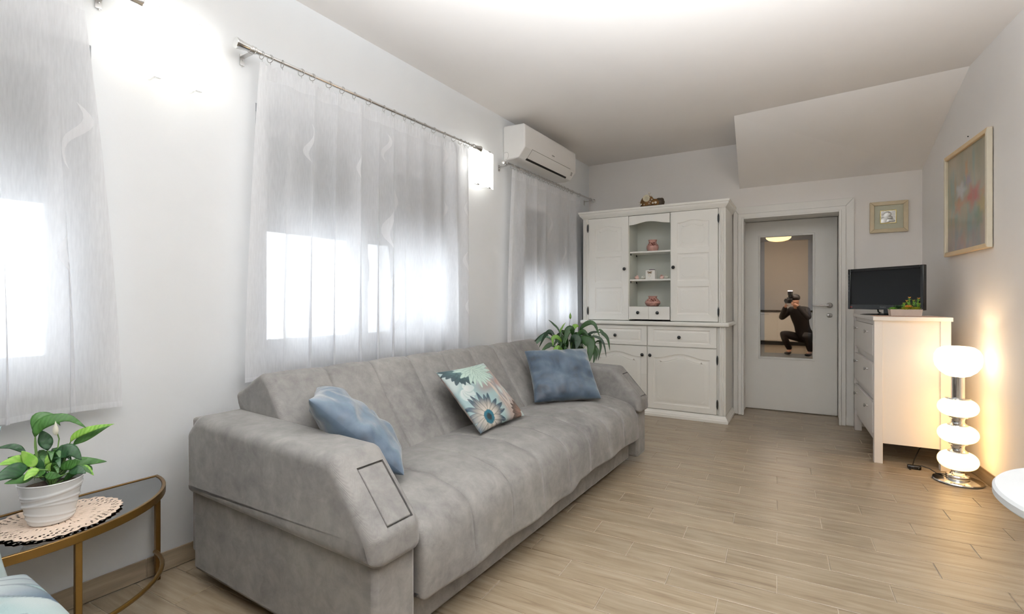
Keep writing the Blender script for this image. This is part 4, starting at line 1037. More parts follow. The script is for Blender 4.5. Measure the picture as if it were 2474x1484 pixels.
for (r, h) in prof:
    for k in range(n):
        a = 2*pi*k/n; rr = r
        if 0.006 < h < PH-.006 and r > .05:
            for zc_, sl, ph in ((.105, .010, 0), (.094, .012, .6), (.068, .012, 1.4), (.056, .014, 2.2), (.030, .010, 3.0), (.018, .006, 4.0)):
                dz = (h-(zc_+sl*math.sin(a+ph)))/.0032; rr += .0022*math.exp(-dz*dz)
        vs.append((c1.x+rr*math.cos(a), c1.y+rr*math.sin(a), pz+h))
fs = [(i*n+k, i*n+(k+1) % n, (i+1)*n+(k+1) % n, (i+1)*n+k) for i in range(len(prof)-1) for k in range(n)]
m.add(vs, fs); part('pot', m, M['ceramic'], pl, smooth=60)
m = MB(); m.lathe([(.0, PH-.022), (.05, PH-.018), (.0745, PH-.022)], (c1.x, c1.y, pz), 24, cap=False); part('soil', m, M['soil'], pl)
fc = Vector((-c1.x, -c1.y, .75)).normalized()
rg0 = random.Random(12); P1 = list(PLANT1)
for k in range(20):
    a = rg0.uniform(0, 6.28); q = rg0.uniform(.05, .11); h = rg0.uniform(.585, .67)
    P1.append((rg0.uniform(.02, .032), rg0.choice([0, 2, 2]), [(c1.x, c1.y, .54), (c1.x+q*.35*math.cos(a), c1.y+q*.35*math.sin(a), h-.03), (c1.x+q*.7*math.cos(a), c1.y+q*.7*math.sin(a), h), (c1.x+q*math.cos(a), c1.y+q*math.sin(a), h-.025)]))
leaves(pl, P1, ['leaf0', 'leaf1', 'leaf2', 'leaf3'], fc, .80)
m = MB(); m.tube([(-2.097, .63, .575), (-2.094, .628, .644), (-2.089, .633, .699), (-2.087, .628, .718)], .0018, 8); fs_ = part('flower_stalk', m, M['stem'], pl)
m = MB(); m.lathe([(.0005, 0), (.007, .003), (.0105, .011), (.0095, .022), (.005, .034), (.0015, .043), (.0004, .046)], (-2.089, .624, .713), 16, flat=.7); part('flower', m, M['spathe'], pl)

# second lily behind the far arm of the sofa, on a small white stool
c2 = (-1.79, 4.045)
st = thing('plant_stool', 'small white stool holding the lily behind the far sofa arm', 'stool', FW, (c2[0], c2[1], 0))
m = MB(); m.lathe([(0, .40), (.145, .40), (.15, .405), (.15, .42), (.145, .425), (0, .425)], (c2[0], c2[1], 0), 32); part('seat', m, M['white_paint'], st)
for k in range(4):
    a = pi/4+k*pi/2; m = MB(); m.tube([(c2[0]+.13*math.cos(a), c2[1]+.13*math.sin(a), 0), (c2[0]+.10*math.cos(a), c2[1]+.10*math.sin(a), .402)], .011, 8); part('leg', m, M['white_paint'], st)
pl2 = thing('potted_peace_lily', 'large dark green lily with a single bud behind the far end of the sofa', 'potted plant', FW, (c2[0], c2[1], .425))
m = MB(); m.lathe([(0, .425), (.085, .425), (.09, .43), (.115, .60), (.118, .62), (.112, .62), (.106, .60), (0, .60)], (c2[0], c2[1], 0), 32); part('pot', m, M['ceramic'], pl2)
m = MB(); m.lathe([(0, .603), (.106, .601)], (c2[0], c2[1], 0), 24, cap=False); part('soil', m, M['soil'], pl2)
fc = Vector((-c2[0], -c2[1], 1.2)).normalized()
P2 = []
for w, k, pts in PLANT2:
    b = pts[0]; P2.append((w, k, [(c2[0]+(b[0]-c2[0])*.25, c2[1]+(b[1]-c2[1])*.25, .60)]+pts[1:]))
for k in range(12):
    a = rg0.uniform(0, 6.28); q = rg0.uniform(.10, .22); h = rg0.uniform(.74, .90)
    P2.append((rg0.uniform(.03, .05), rg0.choice([0, 2]), [(c2[0], c2[1], .60), (c2[0]+q*.3*math.cos(a), c2[1]+q*.3*math.sin(a), h-.08), (c2[0]+q*.7*math.cos(a), c2[1]+q*.7*math.sin(a), h), (c2[0]+q*math.cos(a), c2[1]+q*math.sin(a), h-.06)]))
leaves(pl2, P2, ['dleaf0', 'leaf1', 'dleaf2', 'leaf3'], fc, .85)
m = MB(); m.tube([(-1.793, 4.04, .60), (-1.79, 4.041, .891), (-1.78, 4.045, .99)], .0016, 6); part('flower_stalk', m, M['browns'], pl2)
m = MB(); m.lathe([(.0005, 0), (.009, .008), (.011, .022), (.009, .038), (.004, .050), (.0003, .062)], (-1.779, 4.045, .986), 12, flat=.7); part('flower_bud', m, M['budg'], pl2)

# ================================================================== DRESSER CABINET (against the back wall)
YF = 4.97
cb = thing('display_cabinet', 'tall white panelled cabinet with open shelves in the middle', 'cabinet', FW, (-1.32, 5.2, 0))
WP = M['white_paint']
X0, X1 = -2.035, -.612; YB = 5.485
def cpart(name, fn, mat=WP, bevel=.002, parent=cb, **k):
    m = MB(); fn(m); return part(name, m, mat, parent, bevel, **k)
# lower carcass: sides, back, bottom
def lower(m):
    m.box(X0, X0+.06, YF+.005, YB, .07, .905); m.box(X1-.06, X1, YF+.005, YB, .07, .905); m.box(X0+.06, X1-.06, YB-.01, YB, .07, .905)
    m.box(X0+.06, X1-.06, YF+.03, YB-.01, .07, .09); m.box(X0+.06, X1-.06, YF+.022, YF+.03, .09, .905)
cpart('lower_body', lower)
def upper(m):
    m.box(X0, X0+.06, YF+.005, YB, .945, 2.03); m.box(X1-.06, X1, YF+.005, YB, .945, 2.03)
    m.box(X0+.06, X1-.06, YB-.01, YB, .945, 2.03); m.box(X0+.06, X1-.06, YF+.03, YB-.01, 2.01, 2.03)
    m.box(X0+.06, -1.545, YF+.024, YF+.030, .945, 2.01); m.box(-1.106, X1-.06, YF+.024, YF+.030, .945, 2.01)
cpart('upper_body', upper)
NY = 5.275
def niche_(m):
    m.box(-1.545, -1.53, YF+.012, NY, .95, 2.01); m.box(-1.118, -1.106, YF+.012, NY, .95, 2.01); m.box(-1.545, -1.106, NY, NY+.01, .95, 2.01); m.box(-1.53, -1.118, YF+.02, NY, 1.088, 1.092)
cpart('niche_lining', niche_, M['niche'], .0)
# fluted pilasters
def pil(m, xa, xb, z0, z1):
    m.box(xa, xb, YF+.002, YF+.02, z0, z1)
    w = (xb-xa)
    for f in (.12, .40, .68):
        m.prism([(xa+w*f, YF+.004), (xa+w*(f+.1), YF-.008), (xa+w*(f+.2), YF+.004)], z0, z1, 'Z')
for xa, xb in ((X0, X0+.052), (X1-.06, X1-.002)):
    cpart('pilaster', lambda m: pil(m, xa, xb, .945, 2.03), bevel=0); cpart('pilaster', lambda m: pil(m, xa, xb, .07, .905), bevel=0)
# cornice: moulded profile swept around three sides
def sweep(m, prof, x0, x1, y0, y1):     # prof: (out, z); out grows away from the cabinet
    n = len(prof); path = [(x0, y1, -1, 0), (x0, y0, -1, -1), (x1, y0, 1, -1), (x1, y1, 1, 0)]
    vs = []
    for (x, y, ox, oy) in path:
        for (o, z) in prof: vs.append((x+ox*o, y+oy*o, z))
    fs = []
    for i in range(3):
        for j in range(n): fs.append((i*n+j, i*n+(j+1) % n, (i+1)*n+(j+1) % n, (i+1)*n+j))
    fs += [tuple(range(n)), tuple(range(3*n, 4*n))]
    m.add(vs, fs)
cpart('cornice', lambda m: (sweep(m, [(-.02, 2.025), (.004, 2.025), (.010, 2.032), (.016, 2.040), (.030, 2.056), (.034, 2.066), (.034, 2.074), (.042, 2.080), (.044, 2.098), (-.02, 2.098)], X0+.004, X1-.004, YF, YB), m.box(X0+.02, X1-.02, YF+.015, YB, 2.08, 2.097)), bevel=0, smooth=25)
cpart('counter', lambda m: m.box(X0-.022, X1+.034, YF-.035, YB, .905, .944), bevel=.012, seg=3)
cpart('plinth', lambda m: sweep(m, [(-.02, 0), (.028, 0), (.028, .024), (.022, .030), (.020, .040), (.010, .052), (.004, .066), (-.02, .07)], X0+.004, X1-.004, YF, YB), bevel=0, smooth=25)
# raised-panel outlines
def outline(x0, x1, z0, z1, arch, notch, ins):
    x0 += ins; x1 -= ins; z0 += ins; z1 -= ins; pts = []
    n = max(.0002, notch-ins*.3) if notch else .0002
    pts += [(x0, z0+n), (x0+n, z0), (x1-n, z0), (x1, z0+n)]
    zt = z1-arch; pts.append((x1, zt-n)); 
    N = 16
    for k in range(N+1):
        t = k/N; x = (x1-n)+(x0+n-(x1-n))*t
        z = zt+(arch*.5*(1-math.cos(2*pi*min(1, max(0, (t-.06)/.88)))) if arch else 0)
        pts.append((x, z))
    pts.append((x0, zt-n)); return pts
def panel_door(m, x0, x1, z0, z1, panels, yf, th=.02):
    bm = bmesh.new()
    def loop(pts, y): return [bm.verts.new((p[0], y, p[1])) for p in pts]
    outer = loop([(x0, z0), (x1, z0), (x1, z1), (x0, z1)], yf)
    edges = [bm.edges.new((outer[i], outer[(i+1) % 4])) for i in range(4)]
    back = loop([(x0, z0), (x1, z0), (x1, z1), (x0, z1)], yf+th)
    for i in range(4): bm.faces.new((outer[i], outer[(i+1) % 4], back[(i+1) % 4], back[i]))
    bm.faces.new(back)
    for (a, b, c, d, arch, notch) in panels:
        prev = loop(outline(a, b, c, d, arch, 0, 0), yf)
        n = len(prev); edges += [bm.edges.new((prev[i], prev[(i+1) % n])) for i in range(n)]
        sc_ = min(1, (b-a)/.28, (d-c)/.2)
        for ins, y, nt in ((.004, .0045, 0), (.012*sc_, .007, 0), (.018*sc_, .007, 0), (.040*sc_, .0015, notch*.0), (.042*sc_, .0028, notch), (.046*sc_, .0008, notch)):
            cur = loop(outline(a, b, c, d, arch, nt, ins), yf+y)
            for i in range(n): bm.faces.new((prev[i], prev[(i+1) % n], cur[(i+1) % n], cur[i]))
            prev = cur
        bm.faces.new(prev)
    bmesh.ops.triangle_fill(bm, use_beauty=True, use_dissolve=False, edges=edges)
    bmesh.ops.remove_doubles(bm, verts=bm.verts, dist=1e-6)
    bm.verts.ensure_lookup_table()
    m.add([tuple(v.co) for v in bm.verts], [tuple(v.index for v in f.verts) for f in bm.faces]); bm.free()
def knob(parent, x, z, yf, mat=M['black_iron'], r=.0165):
    m = MB(); n = 32; vs = []
    for (rr, h) in [(0, -.024), (.35, -.0235), (.72, -.021), (1, -.016), (.9, -.011), (.4, -.009), (.38, 0)]:
        for k in range(n):
            a = 2*pi*k/n; q = rr*(1+.07*math.cos(a*8)) if rr > .6 else rr; vs.append((x+r*q*math.cos(a), yf+h, z+r*q*math.sin(a)))
    m.add(vs, [(i*n+k, i*n+(k+1) % n, (i+1)*n+(k+1) % n, (i+1)*n+k) for i in range(6) for k in range(n)]); part('knob', m, mat, parent)
def hinge(parent, x, z, yf):
    m = MB(); m.lathe([(.001, -.046), (.004, -.040), (.006, -.030), (.0075, -.024), (.0075, .024), (.006, .030), (.004, .040), (.001, .046)], (x, yf-.006, z), 12); m.box(x-.006, x+.006, yf-.004, yf+.002, z-.026, z+.026); part('hinge', m, M['black_iron'], parent)
yd = YF
for (x0, x1, pa, kx, hx_) in ((-1.972, -1.537, (-1.898, -1.61), -1.577, -1.978), (-1.112, -.678, (-1.052, -.757), -1.086, -.674)):
    m = MB(); panel_door(m, x0, x1, .952, 2.022, [(pa[0], pa[1], 1.665, 1.935, .022, .035), (pa[0], pa[1], 1.342, 1.612, 0, .035), (pa[0], pa[1], 1.018, 1.288, 0, .035)], yd)
    d = part('upper_door', m, WP, cb, .0015, smooth=20); knob(d, kx, 1.479, yd); hinge(d, hx_, 1.926, yd); hinge(d, hx_, 1.044, yd)
for (x0, x1, kx, hx_) in ((-1.972, -1.348, -1.392, -1.978), (-1.338, -.692, -1.313, -.684)):
    m = MB(); panel_door(m, x0, x1, .074, .690, [(x0+.058, x1-.058, .128, .628, .045, .045)], yd); d = part('lower_door', m, WP, cb, .0015, smooth=20); knob(d, kx, .604, yd); hinge(d, hx_, .588, yd); hinge(d, hx_, .172, yd)
    m = MB(); panel_door(m, x0, x1, .700, .896, [(x0+.055, x1-.055, .735, .865, 0, 0)], yd); d = part('drawer', m, WP, cb, .0015, smooth=20); knob(d, (x0+x1)/2-.015, .793, yd)
for (x0, x1, kx) in ((-1.531, -1.329, -1.435), (-1.327, -1.122, -1.239)):
    m = MB(); m.box(x0, x1, YF-.004, YF+.09, .962, 1.092); d = part('small_drawer', m, WP, cb, .001); knob(d, kx, 1.030, YF-.004, r=.0165)
def val(m):
    N = 24; pts = [(-1.531, 2.018), (-1.531, 1.925)]
    for k in range(N+1):
        t = k/N; pts.append((-1.531+.409*t, 1.925+.028*.5*(1-math.cos(2*pi*t))+.000))
    pts += [(-1.122, 2.018)]; m.prism(pts, YF-.002, YF+.016, 'Y')
cpart('valance', val, bevel=.001)
for z in (1.655, 1.370):
    s = cpart('shelf', lambda m: m.box(-1.529, -1.119, YF+.022, NY-.002, z-.016, z), bevel=.001)
    for y_ in (YF+.05, NY-.05):
        for xs in (-1.526, -1.122):
            m = MB(); m.box(xs-.004, xs+.004, y_-.006, y_+.006, z-.034, z-.016); m.ball((xs, y_, z-.030), .007, 8); part('shelf_pin', m, M['black_iron'], s)

# things in and on the cabinet
G1 = 'pink glass vases in the cabinet'
def vase(label, x, y, z, prof, s):
    th = thing('vase', label, 'vase', FW, (x, y, z), G1)
    m = MB(); m.lathe([(r*s, h*s) for r, h in prof], (x, y, z), 32, cap=False); part('body', m, M['vase'], th)
    rg = random.Random(8); m = MB()
    for k in range(34):
        a = -pi/2+rg.gauss(.15, .42); h = rg.gauss(.62, .13)*prof[-5][1] if False else rg.uniform(.48, .80)
        hh = h*.125*s if False else h
        H_ = max(h_ for r_, h_ in prof)*s; zz = H_*hh
        rr = None
        for (r0, h0), (r1, h1) in zip(prof[:-3], prof[1:-2]):
            if h0*s <= zz <= h1*s and h1 > h0: rr = (r0+(r1-r0)*(zz/s-h0)/(h1-h0))*s
        if rr: m.ball((x+rr*math.cos(a), y+rr*math.sin(a), z+zz), rg.uniform(.003, .0065), 6)
    part('lace_trim', m, M['vase_dark'], th, kind='stuff')
vase('squat pink vase on the upper shelf of the cabinet', -1.320, 5.09, 1.655, [(0, 0), (.045, 0), (.052, .01), (.061, .038), (.058, .060), (.046, .078), (.038, .090), (.040, .104), (.046, .120), (.043, .120), (.035, .10), (.034, .09), (.0, .02)], 1.0)
vase('wide pink vase on top of the two small drawers', -1.312, 5.06, 1.093, [(0, 0), (.05, 0), (.062, .008), (.078, .036), (.074, .052), (.055, .072), (.042, .084), (.042, .094), (.048, .106), (.045, .106), (.038, .092), (.036, .084), (0, .02)], 1.0)
cbx = thing('candle_box', 'white cube candle holder with a brown bow and hanging heart', 'candle holder', FW, (-1.328, 5.07, 1.370))
m = MB(); m.box(-1.376, -1.282, 5.03, 5.12, 1.370, 1.462); part('box', m, M['white_paint'], cbx, .002)
m = MB(); m.lathe([(0, 1.460), (.03, 1.460), (.03, 1.470), (0, 1.471)], (-1.322, 5.075, 0), 20); part('candle', m, M['wax'], cbx)
m = MB()
for s in (-1, 1):
    m.tube([(-1.333, 5.026, 1.438), (-1.333+s*.012, 5.022, 1.448), (-1.333+s*.024, 5.022, 1.446), (-1.333+s*.018, 5.022, 1.438), (-1.333, 5.026, 1.437)], .0025, 6); m.tube([(-1.333, 5.026, 1.437), (-1.333+s*.018, 5.024, 1.426)], .0022, 6)
m.ball((-1.333, 5.024, 1.438), .004, 8); part('bow', m, M['bow'], cbx)
m = MB(); hp = [(-1.336+.013*16*math.sin(t)**3/16, 1.403+.013*(13*math.cos(t)-5*math.cos(2*t)-2*math.cos(3*t)-math.cos(4*t))/16) for t in [2*pi*k/24 for k in range(24)]]; m.prism(hp, 5.022, 5.028, 'Y'); m.tube([(-1.335, 5.026, 1.437), (-1.336, 5.025, 1.412)], .0008, 5); part('heart', m, M['pearl'], cbx)
for (x, y, d, mt, lab) in ((-1.478, 5.07, 1, 'bird_pink', 'tiny pink bird figurine at the left end of the shelf'), (-1.414, 5.08, 1, 'bird_grey', 'tiny cream bird figurine just left of the candle box'), (-1.225, 5.09, -1, 'bird_pink', 'tiny pink bird figurine just right of the candle box'), (-1.180, 5.07, -1, 'bird_grey', 'tiny cream bird figurine at the right end of the shelf')):
    m = MB(); m.ball((x, y, 1.370+.017), .022, 16, (1.05, .8, .80)); m.ball((x+d*.005, y, 1.370+.036), .0115, 12); m.lathe([(.009, 0), (.003, .016), (.0005, .020)], (x-d*.016, y, 1.372+.018), 8)
    m.tube([(x+d*.014, y, 1.405), (x+d*.021, y, 1.403)], [.003, .0006], 6); single('bird_figurine', m, M[mt], FW, (x, y, 1.370), lab, 'figurine', 'ceramic birds on the shelf')
# driftwood ornament with shells on the cornice
dw = thing('driftwood_ornament', 'bark and seashell ornament on top of the white cabinet', 'ornament', FW, (-1.335, 5.10, 2.098))
def blob(m, c, r, sq, seed, rough=.16, n=22):
    k = MB(); k.ball((0, 0, 0), 1, n); vs = []
    for v in k.v:
        V = Vector(v); q = 1+rough*(vnoise(V.x*2.6+seed, V.z*2.6+V.y*2, seed)*2-1)+rough*.5*(vnoise(V.x*7+seed, V.z*7-V.y*5, seed+4)*2-1)
        vs.append((c[0]+V.x*r*sq[0]*q, c[1]+V.y*r*sq[1]*q, max(2.0985, c[2]+V.z*r*sq[2]*q)))
    m.add(vs, k.f)
m = MB(); blob(m, (-1.34, 5.10, 2.115), .115, (1.1, .42, .26), 3); blob(m, (-1.265, 5.11, 2.150), .06, (1.0, .7, .90), 9); part('bark_base', m, M['bark'], dw, smooth=60)
m = MB(); blob(m, (-1.372, 5.085, 2.165), .072, (.95, .5, .95), 5); blob(m, (-1.29, 5.075, 2.155), .040, (1.0, .6, .95), 6); part('amber_bark', m, M['amber'], dw, smooth=60)
m = MB()
N = 60
for k in range(1):
    pts = []; rs = []
    for i in range(N+1):
        t = i/N; a = t*2*pi*2.6; rr = .033*(1-t*.86); pts.append((-1.372+rr*math.cos(a), 5.034-.012*t, 2.198+rr*math.sin(a))); rs.append(.0085*(1-t*.7))
    m.tube(pts, rs, 8)
m.ball((-1.372, 5.045, 2.198), .034, 16, (1, .35, 1)); part('spiral_shell', m, M['shell'], dw)
for i, (x, y, z, r) in enumerate(((-1.352, 5.08, 2.258, .0145), (-1.447, 5.06, 2.150, .009), (-1.452, 5.06, 2.170, .006), (-1.306, 5.045, 2.148, .011), (-1.279, 5.045, 2.150, .013), (-1.328, 5.05, 2.222, .008), (-1.345, 5.045, 2.145, .006), (-1.395, 5.045, 2.140, .007), (-1.428, 5.05, 2.146, .008), (-1.318, 5.05, 2.185, .008), (-1.336, 5.05, 2.165, .006))):
    m = MB(); m.ball((x, y, z), r, 10); 
    if i == 0: m.lathe([(.004, 2.225), (.003, 2.245)], (x, y, 0), 8)
    part('pearl', m, M['pearl'], dw)

# ================================================================== CHEST OF DRAWERS, TV, PLANTER
ch = thing('chest_of_drawers', 'tall white chest with three tilting fronts and knobs by the right wall', 'chest', FD, (.21, .52, 0))
DW_, DD = 1.05, .42
MD = M['dresser']
m = MB(); m.box(-.008, DD+.008, -.012, DW_+.012, 1.010, 1.038); part('top', m, MD, ch, .002)
for (x, y) in ((0, 0), (DD-.055, 0), (0, DW_-.05), (DD-.055, DW_-.05)):
    m = MB(); m.box(x, x+(.05 if x == 0 else .055), y, y+.05, 0, 1.010); part('leg', m, MD, ch, .0015)
m = MB(); m.box(.05, DD-.055, .012, .030, .142, 1.010); part('side_panel', m, MD, ch)
m = MB(); m.box(.05, DD-.055, DW_-.030, DW_-.012, .142, 1.010); part('side_panel', m, MD, ch)
m = MB(); m.box(.012, .030, .05, DW_-.05, .14, .195); m.box(.012, .030, .05, DW_-.05, .978, 1.010); m.box(.022, .032, .05, DW_-.05, .19, .98); m.box(.012, .03, .05, DW_-.05, .730, .752); m.box(.012, .03, .05, DW_-.05, .45, .472); m.box(DD-.03, DD-.02, .05, DW_-.05, .15, 1.01)
part('front_frame', m, MD, ch, .001)
for z0 in (.756, .476, .198):
    m = MB(); m.box(-.004, .018, .054, DW_-.054, z0, z0+.220); d = part('drawer_front', m, MD, ch, .0015)
    for y in (.245, .80):
        k = MB(); zz = z0+.163; k.lathe([(.007, 0), (.0055, -.004), (.0045, -.013), (.008, -.018), (.013, -.022), (.0135, -.026), (.010, -.029), (0, -.030)], (-.004, y, zz), 16, 'X'); part('knob', k, M['nickel_dark'] if 'nickel_dark' in M else M['nickel'], d)
# pink runner on top
m = MB()
P = []
for i in range(25):
    row = []
    for j in range(49):
        a = i/24; b = j/48; w = .19+.012*abs(math.sin(b*pi*14)); x = .21+(a-.5)*2*w*.95; y = .015+b*.30
        if j == 0: y -= .006*abs(math.sin(a*pi*9))
        row.append((x, y, 1.0395+.0008*math.sin(i*1.9)*math.sin(j*1.3)))
    P.append(row)
m.grid(P); rn = single('table_runner', m, M['runner'], FD, (.21, .16, 1.038), 'pale pink crochet runner under the planter on the white chest', 'doily')
so = rn.modifiers.new('thick', 'SOLIDIFY'); so.thickness = .0014; so.offset = 1
# television: frame with its own rotation
FTV = Frame(.555, 4.76, -45.5)
tv = thing('television', 'black flat screen television on the white chest in the corner', 'television', FTV, (0, 0, 1.038))
W2_, z0, z1 = .300, 1.081, 1.411
def vpt(name, fn, mat, bevel=0, parent=tv, **k):
    m = MB(); fn(m); return part(name, m, mat, parent, bevel, **k)
BP = M['black_plastic']
bz = .024; bzb = .040
def bezel(m):
    m.box(-W2_, -W2_+bz, -.018, .012, z0, z1); m.box(W2_-bz, W2_, -.018, .012, z0, z1); m.box(-W2_+bz, W2_-bz, -.018, .012, z1-bz, z1); m.box(-W2_+bz, W2_-bz, -.018, .012, z0, z0+bzb)
bzo = vpt('bezel', bezel, BP, .003)
vpt('screen', lambda m: m.box(-W2_+bz-.002, W2_-bz+.002, -.012, .0, z0+bzb-.002, z1-bz+.002), M['screen'])
vpt('rear_housing', lambda m: m.prism([(-.27, .012), (.27, .012), (.17, .055), (-.17, .055)], z0+.02, z1-.03, 'Z'), BP, .006)
text_obj('badge', 'Quadro', .016, M['tvlogo'], tv, (.0, -.0184, z0+.020), (R_(90), 0, 0))
vpt('power_light', lambda m: (m.ball((-W2_+.027, -.018, z0+.018), .0026, 8), m.ball((-W2_+.038, -.018, z0+.018), .0026, 8)), M['led'])
vpt('button_strip', lambda m: [m.box(-W2_+.010, -W2_+.0125, -.0195, -.018, z1-.04-.026*k-.018, z1-.04-.026*k) for k in range(6)], M['tvlogo'])
vpt('neck', lambda m: (m.tube([(-.055, 0, z0+.005), (-.05, 0, z0-.018), (-.03, 0, z0-.030), (-.01, 0, z0-.033)], .006, 10), m.box(.0, .05, -.01, .015, 1.050, z0+.01)), BP)
vpt('stand_base', lambda m: m.lathe([(0, 1.0395), (.0, 1.0395), (.185, 1.0395), (.19, 1.042), (.16, 1.047), (.05, 1.052), (0, 1.053)], (0.0, 0.0, 0), 48, flat=.52), BP)
# planter with succulents
FPL = Frame(.636, 4.455, 3)
pb = thing('succulent_planter', 'low taupe trough of small succulents in front of the television', 'planter', FPL, (0, 0, 1.041))
m = MB(); z0_ = 1.0412; w, d = .092, .045
b_ = [(-w+.006, -d+.004, z0_), (w-.006, -d+.004, z0_), (w-.006, d-.004, z0_), (-w+.006, d-.004, z0_)]; t_ = [(-w, -d, z0_+.048), (w, -d, z0_+.048), (w, d, z0_+.048), (-w, d, z0_+.048)]
i_ = [(-w+.006, -d+.006, z0_+.048), (w-.006, -d+.006, z0_+.048), (w-.006, d-.006, z0_+.048), (-w+.006, d-.006, z0_+.048)]; s_ = [(p[0]*.97, p[1]*.97, z0_+.038) for p in i_]
m.add(b_+t_+i_+s_, [(0, 1, 2, 3)]+[(k, (k+1) % 4, 4+(k+1) % 4, 4+k) for k in range(4)]+[(4+k, 4+(k+1) % 4, 8+(k+1) % 4, 8+k) for k in range(4)]+[(8+k, 8+(k+1) % 4, 12+(k+1) % 4, 12+k) for k in range(4)]+[(12, 13, 14, 15)])
part('trough', m, M['box_taupe'], pb, .001, smooth=0)
def rosette(c, r, n, lv, mat, up=.5):
    m = MB()
    for l in range(lv):
        for k in range(n):
            a = 2*pi*(k+.5*(l % 2))/n; q = r*(1-l*.22); e = (up+.22*l)
            tip = (c[0]+q*math.cos(a)*math.cos(e), c[1]+q*math.sin(a)*math.cos(e), c[2]+q*math.sin(e)+.003*l)
            mid = (c[0]+q*.55*math.cos(a)*math.cos(e*.6), c[1]+q*.55*math.sin(a)*math.cos(e*.6), c[2]+q*.5*math.sin(e*.6)+.003*l)
            m.tube([c, mid, tip], [r*.10, r*.20, .0005], 6, flat=.5)
    part('rosette', m, M[mat], pb, smooth=60)
rosette((-.070, -.015, z0_+.046), .034, 11, 4, 'succ_g', .15); rosette((-.035, .015, z0_+.05), .040, 9, 4, 'succ_d', .7); rosette((.0, -.02, z0_+.045), .038, 10, 3, 'succ_y', .2)
rosette((.018, -.010, z0_+.062), .030, 9, 3, 'succ_o', .3); rosette((.055, -.015, z0_+.046), .040, 10, 3, 'succ_y', .3); rosette((.06, .015, z0_+.05), .05, 8, 3, 'succ_d', .9)
rg = random.Random(2)
def sprig(c, tip, tipmat):
    m = MB(); m.tube([c, ((c[0]+tip[0])/2+.004, c[1], (c[2]+tip[2])/2), tip], .0016, 6)
    for k in range(16):
        t = k/16; p = Vector(c).lerp(Vector(tip), t); a = k*2.4; l = .016*(1-.3*t)
        m.tube([tuple(p), (p.x+l*math.cos(a), p.y+l*math.sin(a)*.7, p.z+l*.7)], [.0035, .0008], 5)
    s = part('sprig', m, M['succ_g'], pb, smooth=60); m = MB()
    for k in range(6): a = k*1.05; m.tube([tip, (tip[0]+.009*math.cos(a), tip[1]+.006*math.sin(a), tip[2]+.008)], [.003, .0008], 5)
    part('sprig_tip', m, M[tipmat], s, smooth=60)
sprig((.02, 0, z0_+.045), (.026, 0, z0_+.128), 'succ_o'); sprig((.035, .005, z0_+.045), (.012, .0, z0_+.105), 'succ_o'); sprig((.055, 0, z0_+.045), (.050, 0, z0_+.107), 'succ_y'); sprig((.06, 0, z0_+.045), (.078, 0, z0_+.122), 'succ_o'); sprig((.07, 0, z0_+.045), (.078, -.01, z0_+.085), 'succ_y'); sprig((-.01, 0, z0_+.045), (-.004, 0, z0_+.088), 'succ_y')

# ================================================================== FLOOR LAMP
lx, ly = .855, 4.13
lp = thing('floor_lamp', 'chrome floor lamp of stacked glowing opal glass globes beside the white chest', 'floor lamp', FW, (lx, ly, 0))
def lpt(name, prof, mat, n=48, **k):
    m = MB(); m.lathe(prof, (lx, ly, 0), n); return part(name, m, mat, lp, **k)
lpt('base', [(0, .002), (.122, .002), (.127, .008), (.124, .014), (.08, .020), (.05, .024), (0, .025)], M['chrome'])
lpt('foot_ring', [(.0, .022), (.056, .022), (.060, .028), (.060, .040), (.056, .046), (.040, .050), (.032, .062), (.034, .074), (.046, .086), (0, .088)], M['chrome'])
def ell(zc, r, h, n=20, p=.8):
    return [(max(.0005, r*math.cos(a)**p) if abs(math.cos(a)) > 1e-6 else .0005, zc+h*math.sin(a)) for a in [-pi/2*.82+pi*.82*k/n for k in range(n+1)]]
for zc in (.137, .305, .473):
    lpt('glass_globe', ell(zc, .102, .058, p=.62), M['lamp_low'], smooth=180)
for zc in (.221, .389):
    lpt('chrome_waist', [(0, zc-.036), (.048, zc-.036), (.052, zc-.030), (.050, zc-.024), (.036, zc-.014), (.033, zc-.002), (.037, zc+.012), (.050, zc+.022), (.051, zc+.030), (0, zc+.034)], M['chrome'])
lpt('collar', [(0, .522), (.060, .522), (.064, .528), (.062, .535), (.034, .538), (0, .538)], M['chrome'])
lpt('tube', [(0, .536), (.034, .536), (.034, .668), (0, .668)], M['chrome'])
top = [(.036, .668), (.060, .676), (.090, .700), (.112, .735), (.119, .772), (.116, .810), (.102, .838), (.080, .855), (.060, .860)]
m = MB(); m.lathe(top+[(.058, .857), (.078, .851), (.099, .834), (.112, .808), (.115, .772), (.108, .737), (.086, .704), (.058, .680), (.03, .672)], (lx, ly, 0), 48, cap=False); part('top_globe', m, M['lamp_top'], lp, smooth=180)
light('floor_lamp_bulb', 'SPOT', (lx, ly, .85), 1.0, (1, .78, .5), .02, rot=(R_(180), 0, 0), spot_size=R_(104), spot_blend=.12)
# lamp cord with an inline switch
cd = thing('lamp_cord', 'black lamp cord with plug block on the floor beside the lamp', 'cord', FW, (.70, 4.35, 0))
m = MB(); m.tube([(.80, 4.155, .030), (.765, 4.20, .016), (.735, 4.24, .030), (.70, 4.27, .034), (.668, 4.285, .020)], .0035, 8); m.tube([(.655, 4.30, .018), (.675, 4.36, .05), (.72, 4.47, .10), (.80, 4.62, .125), (.88, 4.80, .10)], .0035, 8); m.tube([(.655, 4.29, .012), (.635, 4.26, .004), (.632, 4.245, .0045), (.648, 4.27, .01)], .0035, 8); part('cable', m, M['black_rubber'], cd)
m = MB(); m.box(.625, .70, 4.27, 4.305, .001, .028); part('plug_block', m, M['black_rubber'], cd, .009, seg=3)
